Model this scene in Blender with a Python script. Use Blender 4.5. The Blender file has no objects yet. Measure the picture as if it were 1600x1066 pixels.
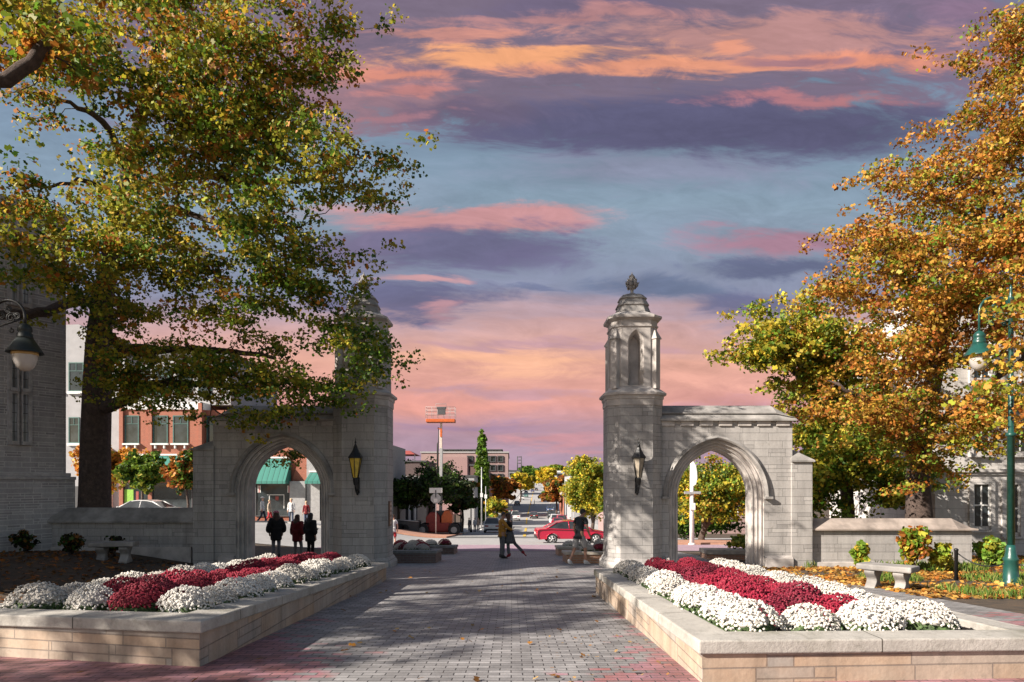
import bpy, bmesh, math, random
import numpy as np
from mathutils import Vector, Matrix
random.seed(7)
RNG = np.random.default_rng(11)
SC = bpy.context.scene
COL = SC.collection
PI = math.pi
FPX, HZ, CX, CAMZ = 1080.0, 755.0, 800.0, 1.34
def PT(px, py, d):                       # where the sight line of a photo point stands at distance d
    return Vector(((px-CX)/FPX*d, d, CAMZ+(HZ-py)/FPX*d))
def XD(px, d): return (px-CX)/FPX*d
def ss(a, b, x):
    t = np.clip((np.asarray(x, float)-a)/(b-a), 0, 1); return t*t*(3-2*t)
# ------------------------------------------------------------------ terrain
_pd = [-60, 0, 30, 58, 79, 120, 154, 216, 300, 460, 800, 1300, 2600]
_pz = [3.4, 0, -1.695, -3.28, -4.45, -6.0, -6.5, -5.6, -4.6, -2.9, 1.5, 8.0, 24]
_dd = np.arange(-60, 2600, 2.0)
_zz = np.interp(_dd, _pd, _pz)
_zs = np.convolve(np.pad(_zz, 12, mode='edge'), np.ones(25)/25, 'valid')
_w = ss(40, 75, _dd); _zz = _zz*(1-_w)+_zs*_w
def gz(x, y):
    z = np.interp(y, _dd, _zz)
    x = np.asarray(x, float); y = np.asarray(y, float)
    z = z + 1.3*ss(-6, -16, x)*ss(22, 42, y)*(1-ss(75, 120, y))
    z = z + 0.5*ss(-8, -12.5, x)*ss(9, 15, y)*(1-ss(22, 30, y))
    return z
def G(x, y): return float(gz(x, y))
def roadx(d): return float(np.interp(d, [40, 58, 154, 230, 460, 1300, 2600], [0.6, 1.0, 3.3, 6.2, 14.5, 44, 90]))
# ------------------------------------------------------------------ materials
MATS = {}
def lin(c):
    return tuple(((v/255)/12.92 if v/255 <= .04045 else ((v/255+.055)/1.055)**2.4) for v in c)
class NT:
    def __init__(s, nt): s.nt = nt
    def n(s, t, **kw):
        nd = s.nt.nodes.new(t)
        for k, v in kw.items():
            if k.startswith('_'): setattr(nd, k[1:], v)
            else:
                nd.inputs[k.replace('_', ' ')].default_value = v
        return nd
    def l(s, a, b): s.nt.links.new(a, b)
    def math(s, op, a, b=None, c=None, clamp=False):
        nd = s.nt.nodes.new('ShaderNodeMath'); nd.operation = op; nd.use_clamp = clamp
        for i, v in enumerate((a, b, c)):
            if v is None: continue
            if isinstance(v, (int, float)): nd.inputs[i].default_value = v
            else: s.l(v, nd.inputs[i])
        return nd.outputs[0]
    def mix(s, fac, a, b, mode='MIX'):
        nd = s.nt.nodes.new('ShaderNodeMix'); nd.data_type = 'RGBA'; nd.blend_type = mode
        for idx, v in ((0, fac), (6, a), (7, b)):
            if isinstance(v, (int, float)): nd.inputs[idx].default_value = v
            elif isinstance(v, (tuple, list)): nd.inputs[idx].default_value = (*v[:3], 1)
            else: s.l(v, nd.inputs[idx])
        return nd.outputs[2]
    def noise(s, scale, detail=4, rough=.6, vec=None, dist=0):
        nd = s.n('ShaderNodeTexNoise', Scale=scale, Detail=detail, Roughness=rough, Distortion=dist)
        if vec is not None: s.l(vec, nd.inputs['Vector'])
        return nd.outputs['Fac']
    def ramp(s, fac, stops):
        nd = s.nt.nodes.new('ShaderNodeValToRGB'); cr = nd.color_ramp
        while len(cr.elements) < len(stops): cr.elements.new(.5)
        for e, (p, c) in zip(cr.elements, stops):
            e.position = p; e.color = (*c[:3], 1) if isinstance(c, (tuple, list)) else (c, c, c, 1)
        s.l(fac, nd.inputs[0]); return nd.outputs[0]
def newmat(name):
    m = bpy.data.materials.new(name); m.use_nodes = True
    t = NT(m.node_tree); b = m.node_tree.nodes['Principled BSDF']; MATS[name] = m
    return m, t, b
def plain(name, col, rough=.6, metal=0, var=.12, scale=6, bump=0, coat=0, trans=0):
    m, t, b = newmat(name)
    tc = t.n('ShaderNodeTexCoord').outputs['Object']
    f = t.noise(scale, 5, .6, tc)
    lo = tuple(max(0, c*(1-var*1.6)) for c in col); hi = tuple(min(1, c*(1+var*1.6)) for c in col)
    t.l(t.ramp(f, [(.3, lo), (.7, hi)]), b.inputs['Base Color'])
    b.inputs['Roughness'].default_value = rough; b.inputs['Metallic'].default_value = metal
    if coat: b.inputs['Coat Weight'].default_value = coat
    if bump:
        bp = t.n('ShaderNodeBump', Strength=bump, Distance=.02); t.l(t.noise(scale*4, 6, .7, tc), bp.inputs['Height']); t.l(bp.outputs[0], b.inputs['Normal'])
    return m
def wallvec(t):                          # (along the wall, up) for any upright face
    g = t.n('ShaderNodeNewGeometry')
    cr = t.n('ShaderNodeVectorMath', _operation='CROSS_PRODUCT'); cr.inputs[0].default_value = (0, 0, 1); t.l(g.outputs['True Normal'], cr.inputs[1])
    nm = t.n('ShaderNodeVectorMath', _operation='NORMALIZE'); t.l(cr.outputs[0], nm.inputs[0])
    dt = t.n('ShaderNodeVectorMath', _operation='DOT_PRODUCT'); t.l(nm.outputs[0], dt.inputs[0]); t.l(g.outputs['Position'], dt.inputs[1])
    sp = t.n('ShaderNodeSeparateXYZ'); t.l(g.outputs['Position'], sp.inputs[0])
    cb = t.n('ShaderNodeCombineXYZ'); t.l(dt.outputs['Value'], cb.inputs[0]); t.l(sp.outputs[2], cb.inputs[1])
    return cb.outputs[0], g.outputs['Position'], sp
def ashlar(name, c1, c2, cm, bw=.62, rh=.2, mortar=.008, rough=.85, stain=.5, bump=.5, squash=.6, freq=3, warm=None, msm=.15, split=.45):
    m, t, b = newmat(name)
    v, pos, sp = wallvec(t)
    br = t.n('ShaderNodeTexBrick', Scale=1.0, Mortar_Size=mortar, Mortar_Smooth=msm, Bias=0.0, Brick_Width=bw, Row_Height=rh)
    b2 = t.n('ShaderNodeTexBrick', Scale=1.0, Mortar_Size=mortar, Mortar_Smooth=msm, Bias=0.0, Brick_Width=bw*.83, Row_Height=rh/2)
    b2.offset = .37; b2.squash = .7; b2.squash_frequency = 3; t.l(v, b2.inputs['Vector'])
    b3 = t.n('ShaderNodeTexBrick', Scale=1.0, Mortar_Size=0, Bias=0.0, Brick_Width=bw, Row_Height=rh); b3.offset = .5; b3.squash = squash; b3.squash_frequency = freq; b3.offset_frequency = 2
    t.l(v, b3.inputs['Vector']); b3.inputs['Color1'].default_value = (0,0,0,1); b3.inputs['Color2'].default_value = (1,1,1,1)
    b2.inputs['Color1'].default_value = (*[q*1.06 for q in c1], 1); b2.inputs['Color2'].default_value = (*[q*.9 for q in c2], 1); b2.inputs['Mortar'].default_value = (*cm, 1)
    msk = t.math('GREATER_THAN', b3.outputs['Color'], 1-split)
    br.offset = .5; br.squash = squash; br.squash_frequency = freq; br.offset_frequency = 2
    br.inputs['Color1'].default_value = (*c1, 1); br.inputs['Color2'].default_value = (*c2, 1); br.inputs['Mortar'].default_value = (*cm, 1)
    t.l(v, br.inputs['Vector'])
    onm = t.math('MULTIPLY', msk, t.math('LESS_THAN', br.outputs['Fac'], .5))
    col = t.mix(onm, br.outputs['Color'], b2.outputs['Color'])
    n1 = t.noise(1.1, 6, .65, pos); n2 = t.noise(22, 5, .7, pos)
    st = t.n('ShaderNodeMapping'); st.inputs['Scale'].default_value = (2.6, 2.6, .35); t.l(pos, st.inputs[0])
    n3 = t.noise(1.5, 5, .65, st.outputs[0])
    if warm: col = t.mix(t.ramp(n1, [(.45, 0), (.7, 1)]), col, warm, 'MULTIPLY')
    col = t.mix(stain, col, t.ramp(n3, [(.3, .42), (.62, 1)]), 'MULTIPLY')
    col = t.mix(.45, col, t.ramp(n2, [(.3, .62), (.7, 1.0)]), 'MULTIPLY')
    n5 = t.noise(4.5, 6, .7, pos)
    col = t.mix(t.ramp(n5, [(.58, 0), (.72, .38)]), col, (.12, .11, .09))
    t.l(col, b.inputs['Base Color']); b.inputs['Roughness'].default_value = rough
    h = t.math('MULTIPLY_ADD', n2, .35, t.math('SUBTRACT', 1.0, t.math('MAXIMUM', br.outputs['Fac'], t.math('MULTIPLY', msk, b2.outputs['Fac']))))
    bp = t.n('ShaderNodeBump', Strength=bump, Distance=.012); t.l(h, bp.inputs['Height']); t.l(bp.outputs[0], b.inputs['Normal'])
    return m
LIME = ashlar('limestone_ashlar', (.43, .405, .39), (.35, .33, .32), (.20, .19, .185), .84, .235, .0055, bump=.6, split=.22)
LIMEP = plain('limestone_dressed', (.41, .375, .355), .85, var=.2, scale=2.2, bump=.25)
LIMED = plain('limestone_weathered', (.26, .245, .235), .9, var=.3, scale=1.6, bump=.3)
HALL = ashlar('hall_stone', (.47, .445, .455), (.36, .335, .345), (.66, .63, .62), .9, .15, .010, stain=.35, squash=.5, freq=2)
HALLP = plain('hall_trim', (.40, .375, .375), .85, var=.15, bump=.2)
PLANTW = ashlar('planter_stone', (.46, .345, .255), (.40, .37, .345), (.27, .22, .185), 1.25, .19, .006, stain=.55, bump=.9, squash=.55, freq=2, warm=(1, .88, .78))
def capmat():
    m, t, b = newmat('planter_cap_stone')
    pos = t.n('ShaderNodeNewGeometry').outputs['Position']
    n = t.noise(2.3, 6, .7, pos); n2 = t.noise(30, 4, .7, pos); n3 = t.noise(.9, 4, .6, pos)
    c = t.ramp(n, [(.3, (.33, .31, .285)), (.7, (.47, .445, .41))])
    c = t.mix(t.ramp(n3, [(.56, 0), (.70, .75)]), c, (.12, .115, .07))
    n6 = t.noise(6, 6, .75, pos); c = t.mix(t.ramp(n6, [(.5, 0), (.7, .55)]), c, (.17, .155, .13))
    c = t.mix(.4, c, t.ramp(n2, [(.3, .65), (.7, 1)]), 'MULTIPLY')
    sp = t.n('ShaderNodeSeparateXYZ'); t.l(pos, sp.inputs[0])
    fy = t.math('LESS_THAN', t.math('ABSOLUTE', t.math('SUBTRACT', t.math('FRACT', t.math('DIVIDE', sp.outputs[1], 1.31)), .5)), .0045)
    fy = t.math('MULTIPLY', fy, t.math('GREATER_THAN', sp.outputs[1], 7.0))
    fx = t.math('LESS_THAN', t.math('MINIMUM', t.math('ABSOLUTE', t.math('SUBTRACT', sp.outputs[0], 3.09)), t.math('ABSOLUTE', t.math('ADD', sp.outputs[0], 4.2))), .006)
    fx = t.math('MULTIPLY', fx, t.math('LESS_THAN', sp.outputs[1], 7.0))
    c = t.mix(t.math('MAXIMUM', fx, fy), c, (.07, .06, .05))
    t.l(c, b.inputs['Base Color']); b.inputs['Roughness'].default_value = .85
    bp = t.n('ShaderNodeBump', Strength=.5, Distance=.012); t.l(n2, bp.inputs['Height']); t.l(bp.outputs[0], b.inputs['Normal'])
    return m
CAP = capmat()
def pavermat():
    m, t, b = newmat('brick_pavers')
    g = t.n('ShaderNodeNewGeometry'); pos = g.outputs['Position']
    sp = t.n('ShaderNodeSeparateXYZ'); t.l(pos, sp.inputs[0])
    br = t.n('ShaderNodeTexBrick', Scale=1.0, Mortar_Size=.0055, Mortar_Smooth=.2, Brick_Width=.2, Row_Height=.1)
    wob = t.n('ShaderNodeVectorMath', _operation='MULTIPLY_ADD'); wob.inputs[1].default_value = (.012, .012, 0)
    nn = t.n('ShaderNodeTexNoise', Scale=2.2, Detail=3); t.l(pos, nn.inputs['Vector']); t.l(nn.outputs['Color'], wob.inputs[0]); t.l(pos, wob.inputs[2])
    t.l(wob.outputs[0], br.inputs['Vector'])
    br.inputs['Color1'].default_value = (.9, .9, .9, 1); br.inputs['Color2'].default_value = (.5, .5, .5, 1); br.inputs['Mortar'].default_value = (.12, .12, .12, 1)
    n1 = t.noise(.55, 5, .6, pos); n2 = t.noise(40, 4, .7, pos); n4 = t.noise(3.0, 4, .6, pos)
    # worn grey middle of the walk, red brick towards its edges
    ax = t.math('ABSOLUTE', t.math('ADD', sp.outputs[0], .5))
    edge = t.math('ADD', t.math('MULTIPLY', t.math('MINIMUM', ax, 2.2), .50), t.math('MULTIPLY', n1, 1.5))
    near = t.n('ShaderNodeMapRange'); near.inputs[1].default_value = 10.5; near.inputs[2].default_value = 5.2; near.inputs[3].default_value = -.62; near.inputs[4].default_value = .28
    t.l(sp.outputs[1], near.inputs[0])
    edge = t.math('ADD', edge, near.outputs[0])
    f = t.ramp(t.math('ADD', t.math('MULTIPLY', edge, .5), t.math('MULTIPLY', t.math('SUBTRACT', br.outputs['Color'], .7), .42)), [(.745, 0), (.80, 1)])
    grey = t.ramp(n4, [(.3, (.29, .28, .285)), (.7, (.43, .415, .42))])
    red = t.ramp(n4, [(.3, (.36, .15, .14)), (.7, (.42, .22, .27))])
    c = t.mix(f, grey, red)
    c = t.mix(1.0, c, br.outputs['Color'], 'MULTIPLY')
    c = t.mix(.5, c, t.ramp(n2, [(.3, .6), (.7, 1.15)]), 'MULTIPLY')
    t.l(c, b.inputs['Base Color']); b.inputs['Roughness'].default_value = .62
    h = t.math('MULTIPLY_ADD', n2, .3, t.math('SUBTRACT', 1.0, br.outputs['Fac']))
    bp = t.n('ShaderNodeBump', Strength=.55, Distance=.012); t.l(h, bp.inputs['Height']); t.l(bp.outputs[0], b.inputs['Normal'])
    return m
PAVER = pavermat()
def groundmat(name, stops, scale, rough=.95, bump=.6, bs=12):
    m, t, b = newmat(name)
    pos = t.n('ShaderNodeNewGeometry').outputs['Position']
    n = t.noise(scale, 7, .7, pos); t.l(t.ramp(n, stops), b.inputs['Base Color']); b.inputs['Roughness'].default_value = rough
    bp = t.n('ShaderNodeBump', Strength=bump, Distance=.04); t.l(t.noise(bs, 6, .75, pos), bp.inputs['Height']); t.l(bp.outputs[0], b.inputs['Normal'])
    return m
GROUND = groundmat('bare_mulch_ground', [(.35, (.035, .026, .02)), (.55, (.075, .052, .035)), (.7, (.12, .07, .035))], 3)
SOIL = groundmat('dark_soil', [(.3, (.018, .013, .01)), (.7, (.05, .035, .025))], 14)
ASPH = groundmat('asphalt', [(.3, (.28, .275, .275)), (.7, (.36, .35, .35))], 1.2, .9, .2, 40)
ASPH_SHADE = groundmat('shadow_toned_asphalt', [(.3, (.10, .10, .105)), (.7, (.14, .14, .14))], 1.2, .9, .2, 40)  # street asphalt darkened for the painted shadow strip
CROSS = groundmat('mauve_brick_crossing', [(.3, (.26, .18, .22)), (.7, (.36, .25, .31))], 2.5, .9, .2, 30)
BRWALK = groundmat('red_brick_sidewalk', [(.3, (.34, .17, .12)), (.7, (.44, .24, .17))], 2.5, .9, .2, 30)
CONC = groundmat('pale_concrete', [(.3, (.34, .33, .32)), (.7, (.44, .43, .42))], 1.5, .9, .2, 30)
YEL = plain('yellow_road_paint', (.62, .40, .06), .8)
WHITEP = plain('white_road_paint', (.7, .7, .7), .8)
BRICK = ashlar('red_brick_wall', (.36, .10, .055), (.30, .078, .045), (.32, .20, .15), .22, .075, .008, stain=.15, bump=.2, split=0, squash=1, freq=2)
PBRICK = ashlar('pink_brick_wall', (.36, .235, .225), (.32, .205, .20), (.36, .28, .27), .3, .1, .01, stain=.15, bump=.1, split=0, squash=1)
STUC = plain('white_stucco', (.33, .325, .34), .9, var=.06, scale=1.5)
STONEW = ashlar('pale_building_stone', (.58, .55, .53), (.52, .49, .475), (.34, .32, .31), 1.0, .34, .008, stain=.3, bump=.25)
WTRIM = plain('white_trim', (.68, .67, .66), .6, var=.04)
GREYC = plain('grey_concrete', (.30, .295, .30), .9, var=.1)
DGREY = plain('dark_grey_paint', (.06, .06, .065), .6)
ROOF = plain('slate_roof', (.09, .085, .09), .8)
REDROOF = plain('red_roof', (.30, .06, .05), .7)
TEALF = plain('teal_window_frame', (.05, .12, .11), .5)
def awnmat():
    m, t, b = newmat('teal_awning')
    tc = t.n('ShaderNodeNewGeometry').outputs['Position']; sp = t.n('ShaderNodeSeparateXYZ'); t.l(tc, sp.inputs[0])
    w = t.math('FRACT', t.math('MULTIPLY', sp.outputs[0], 1/.46))
    t.l(t.ramp(w, [(.0, (.012, .05, .045)), (.09, (.018, .07, .06)), (.12, (.045, .20, .165)), (.95, (.038, .17, .14))]), b.inputs['Base Color']); b.inputs['Roughness'].default_value = .5
    return m
AWN = awnmat()
def glassmat(name, col, rough=.06):
    m, t, b = newmat(name)
    tc = t.n('ShaderNodeTexCoord').outputs['Object']
    t.l(t.ramp(t.noise(1.2, 3, .5, tc), [(.35, tuple(c*.4 for c in col)), (.65, col)]), b.inputs['Base Color'])
    b.inputs['Roughness'].default_value = rough; b.inputs['Specular IOR Level'].default_value = .8
    return m
GLASS = glassmat('window_glass', (.035, .045, .05))
GLASSL = glassmat('leaded_glass', (.42, .43, .47), .08)  # pale base colour stands in for light reflected in the panes
CARGL = glassmat('car_glass', (.05, .055, .06), .04)
AMBER = plain('amber_lantern_glass', (.62, .42, .06), .25, var=.15, scale=9)
OLDGL = plain('dusty_lantern_glass', (.33, .28, .22), .25, var=.15, scale=9)
def globemat():
    m, t, b = newmat('frosted_globe')
    b.inputs['Base Color'].default_value = (.62, .58, .55, 1); b.inputs['Roughness'].default_value = .25
    b.inputs['Transmission Weight'].default_value = .35
    return m
GLOBE = globemat()
IRON = plain('black_iron', (.016, .016, .018), .45, .3)
GREENM = plain('green_painted_metal', (.010, .06, .05), .35, 0, .15, coat=.3)
DGREENM = plain('dark_green_metal', (.006, .011, .011), .55)
GALV = plain('galvanised_steel', (.42, .42, .43), .45, .4)
WPOLE = plain('white_painted_pole', (.66, .60, .58), .5)
LENS = plain('amber_band', (.45, .30, .12), .4)
RUBBER = plain('tyre_rubber', (.018, .018, .02), .85)
RIM = plain('alloy_rim', (.55, .55, .56), .3, .6)
ORANGE = plain('orange_machine_paint', (.46, .10, .025), .45)
REDM = plain('dark_red_machine_paint', (.22, .02, .018), .5)
CREAM = plain('cream_boom_paint', (.55, .46, .40), .5)
def carpaint(n, c): return plain(n, c, .28, .0, .03, coat=.8)
TAIL = plain('tail_lamp_red', (.35, .01, .01), .3)
HEAD = plain('headlamp_clear', (.7, .7, .7), .2)
BLACKP = plain('black_plastic', (.02, .02, .02), .6)
BARK = groundmat('tree_bark', [(.3, (.035, .024, .02)), (.6, (.095, .066, .055)), (.75, (.16, .12, .10))], 9, .95, .9, 26)
BARKR = groundmat('dark_bark', [(.3, (.02, .015, .012)), (.7, (.06, .04, .03))], 9, .95, .8, 26)
def leafmat():
    m, t, b = newmat('autumn_leaves')
    at = t.n('ShaderNodeAttribute'); at.attribute_name = 'leaf_tint'
    b.inputs['Roughness'].default_value = .55; b.inputs['Specular IOR Level'].default_value = .3
    t.l(at.outputs['Color'], b.inputs['Base Color'])
    tr = t.n('ShaderNodeBsdfTranslucent'); t.l(at.outputs['Color'], tr.inputs['Color'])
    mx = t.n('ShaderNodeMixShader', Fac=.38); t.l(b.outputs[0], mx.inputs[1]); t.l(tr.outputs[0], mx.inputs[2])
    t.l(mx.outputs[0], m.node_tree.nodes['Material Output'].inputs['Surface'])
    return m
LEAF = leafmat()
def petal(name, lo, hi):
    m, t, b = newmat(name)
    oi = t.n('ShaderNodeObjectInfo')
    pos = t.n('ShaderNodeNewGeometry').outputs['Position']
    t.l(t.mix(1.0, t.ramp(t.noise(34, 3, .7, pos), [(.3, lo), (.65, hi)]), t.ramp(oi.outputs['Random'], [(0, (.72,.70,.68)), (.5, (.95,.93,.90)), (1, (1,1,1))]), 'MULTIPLY'), b.inputs['Base Color']); b.inputs['Roughness'].default_value = .7
    return m
WPET = petal('white_petals', (.46, .43, .39), (.72, .70, .67))
RPET = petal('crimson_petals', (.15, .002, .016), (.33, .007, .038))
MPET = petal('maroon_petals', (.10, .004, .016), (.24, .008, .035))
MLEAF = plain('mum_foliage', (.045, .08, .02), .7, var=.4, scale=20)
SKIN = plain('skin', (.52, .30, .22), .55, var=.05); SKIND = plain('tanned_skin', (.36, .19, .13), .55, var=.05)
def cloth(n, c): return plain(n, c, .9, var=.15, scale=12, bump=.15)
HAIRB = plain('brown_hair', (.06, .025, .014), .6, var=.3, scale=30); HAIRD = plain('black_hair', (.012, .01, .01), .5); HAIRG = plain('blond_hair', (.45, .33, .2), .6)
# ------------------------------------------------------------------ mesh builder
class MB:
    def __init__(s): s.v = []; s.f = []; s.sm = []
    def add(s, vs, fs, smooth=False):
        o = len(s.v); s.v += [tuple(p) for p in vs]; s.f += [tuple(i+o for i in f) for f in fs]; s.sm += [smooth]*len(fs); return s
    def box(s, x0, x1, y0, y1, z0, z1):
        return s.add([(x0,y0,z0),(x1,y0,z0),(x1,y1,z0),(x0,y1,z0),(x0,y0,z1),(x1,y0,z1),(x1,y1,z1),(x0,y1,z1)],
                     [(3,2,1,0),(4,5,6,7),(0,1,5,4),(1,2,6,5),(2,3,7,6),(3,0,4,7)])
    def obox(s, c, ax, hx, hy, hz):      # box with its own axes (3x3 matrix)
        c = Vector(c); P = []
        for a, b_, d in ((-1,-1,-1),(1,-1,-1),(1,1,-1),(-1,1,-1),(-1,-1,1),(1,-1,1),(1,1,1),(-1,1,1)):
            P.append(c+ax@Vector((a*hx, b_*hy, d*hz)))
        return s.add(P, [(3,2,1,0),(4,5,6,7),(0,1,5,4),(1,2,6,5),(2,3,7,6),(3,0,4,7)])
    def loft(s, rings, cap0=True, cap1=True, smooth=False, closed=True):
        n = len(rings[0]); V = [p for r in rings for p in r]; F = []
        for i in range(len(rings)-1):
            for j in range(n if closed else n-1):
                k = (j+1) % n; F.append((i*n+j, i*n+k, (i+1)*n+k, (i+1)*n+j))
        if cap0: F.append(tuple(range(n-1, -1, -1)))
        if cap1: F.append(tuple((len(rings)-1)*n+j for j in range(n)))
        return s.add(V, F, smooth)
    def tube(s, pts, rad, n=8, smooth=True, caps=True):
        pts = [Vector(p) for p in pts]; rad = rad if isinstance(rad, (list, tuple)) else [rad]*len(pts)
        rings = []; up = None
        for i, p in enumerate(pts):
            d = (pts[min(i+1, len(pts)-1)]-pts[max(i-1, 0)])
            d = d.normalized() if d.length > 1e-9 else Vector((0,0,1))
            if up is None: up = Vector((0,0,1)) if abs(d.z) < .9 else Vector((1,0,0))
            a = d.cross(up); a = a.normalized() if a.length > 1e-6 else d.orthogonal().normalized()
            b_ = a.cross(d).normalized(); up = b_
            rings.append([p+(a*math.cos(t)+b_*math.sin(t))*rad[i] for t in [2*PI*k/n for k in range(n)]])
        return s.loft(rings, caps, caps, smooth)
    def lathe(s, prof, c=(0,0,0), n=16, smooth=True, rot=0):
        c = Vector(c)
        rings = [[c+Vector((r*math.cos(2*PI*k/n+rot), r*math.sin(2*PI*k/n+rot), z)) for k in range(n)] for r, z in prof]
        return s.loft(rings, True, True, smooth)
    def prism(s, poly, z0, z1):
        z0 = z0 if isinstance(z0, (list, tuple)) else [z0]*len(poly); z1 = z1 if isinstance(z1, (list, tuple)) else [z1]*len(poly)
        return s.loft([[(p[0], p[1], z) for p, z in zip(poly, z0)], [(p[0], p[1], z) for p, z in zip(poly, z1)]])
    def ball(s, c, r, n=12, m=8, sq=(1,1,1)):
        c = Vector(c)
        rings = [[c+Vector((r*sq[0]*math.sin(PI*i/m)*math.cos(2*PI*k/n), r*sq[1]*math.sin(PI*i/m)*math.sin(2*PI*k/n), -r*sq[2]*math.cos(PI*i/m))) for k in range(n)] for i in range(1, m)]
        return s.loft(rings, True, True, True)
    def build(s, name, mat, parent=None, bevel=0, origin=None, subd=0):
        me = bpy.data.meshes.new(name)
        top = parent
        while top is not None and top.parent is not None: top = top.parent
        o0 = Vector(origin) if origin is not None else (top.location if top is not None and top.get('world') else Vector((0,0,0)))
        me.from_pydata([tuple(Vector(p)-o0) for p in s.v], [], s.f)
        if any(s.sm): me.polygons.foreach_set('use_smooth', s.sm)
        bm = bmesh.new(); bm.from_mesh(me); bmesh.ops.recalc_face_normals(bm, faces=bm.faces); bm.to_mesh(me); bm.free()
        me.materials.append(mat)
        ob = bpy.data.objects.new(name, me); COL.objects.link(ob)
        if parent is not None: ob.parent = parent
        elif origin is not None: ob.location = origin
        if bevel:
            b = ob.modifiers.new('bevel', 'BEVEL'); b.width = bevel; b.segments = 2; b.limit_method = 'ANGLE'; b.angle_limit = .6
        if subd:
            q = ob.modifiers.new('subd', 'SUBSURF'); q.levels = subd; q.render_levels = subd
        return ob
def tag(o, label, cat, group=None):
    o['label'] = label; o['category'] = cat
    if group: o['group'] = group
    return o
def thing(name, label, cat, loc=(0,0,0), rz=0, group=None, world=False):
    o = bpy.data.objects.new(name, None); COL.objects.link(o); o.location = loc; o.rotation_euler = (0,0,rz); o.empty_display_size = .2
    if world: o['world'] = 1
    return tag(o, label, cat, group)
def struct(o, kind='structure'): o['kind'] = kind; return o
KIDS = {}
def copy_thing(o, loc, rz=None, label=None, scale=None, group=None):
    r = o.copy(); COL.objects.link(r); r.location = loc
    if rz is not None: r.rotation_euler = (0,0,rz)
    if scale: r.scale = scale if isinstance(scale, (tuple, list)) else (scale,)*3
    if label: r['label'] = label
    if group: r['group'] = group
    if o.name not in KIDS: KIDS[o.name] = [(c, list(c.children)) for c in o.children]
    for c, gs in KIDS[o.name]:
        k = c.copy(); COL.objects.link(k); k.parent = r
        for g in gs:
            q = g.copy(); COL.objects.link(q); q.parent = k
    return r
ORD = ['first','second','third','fourth','fifth','sixth','seventh','eighth','ninth','tenth','eleventh','twelfth','thirteenth','fourteenth','fifteenth','sixteenth','seventeenth','eighteenth','nineteenth','twentieth']
def inset(poly, t):                      # poly counter-clockwise
    n = len(poly); L = []
    for i in range(n):
        a = Vector(poly[i][:2]); b = Vector(poly[(i+1) % n][:2]); d = (b-a).normalized(); nn = Vector((-d.y, d.x)); L.append((a+nn*t, d))
    out = []
    for i in range(n):
        (p, d), (q, e) = L[i-1], L[i]
        den = d.x*e.y-d.y*e.x; w = q-p; k = (w.x*e.y-w.y*e.x)/den; out.append(tuple(p+d*k))
    return out
# ------------------------------------------------------------------ camera, light, sky
cam = bpy.data.cameras.new('camera'); cam.lens = FPX/1600*36; cam.sensor_width = 36; cam.shift_y = (HZ-533)/1600; cam.clip_end = 6000; cam.clip_start = .05
co = bpy.data.objects.new('camera', cam); COL.objects.link(co); co.location = (0,0,CAMZ); co.rotation_euler = (PI/2,0,0); SC.camera = co
EXPO = 1.15
SUNV = Vector((-1.5, -.8, 1.0)).normalized()      # towards the sun
sl = bpy.data.lights.new('sun', 'SUN'); sl.energy = 5.0; sl.angle = math.radians(.5); sl.color = (1, .91, .79)
so = bpy.data.objects.new('sun', sl); COL.objects.link(so); so.location = (-20,-8,30); so.rotation_euler = SUNV.to_track_quat('Z', 'Y').to_euler()
SC.view_settings.view_transform = 'Standard'; SC.view_settings.look = 'None'; SC.view_settings.exposure = EXPO; SC.view_settings.gamma = 1
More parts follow.
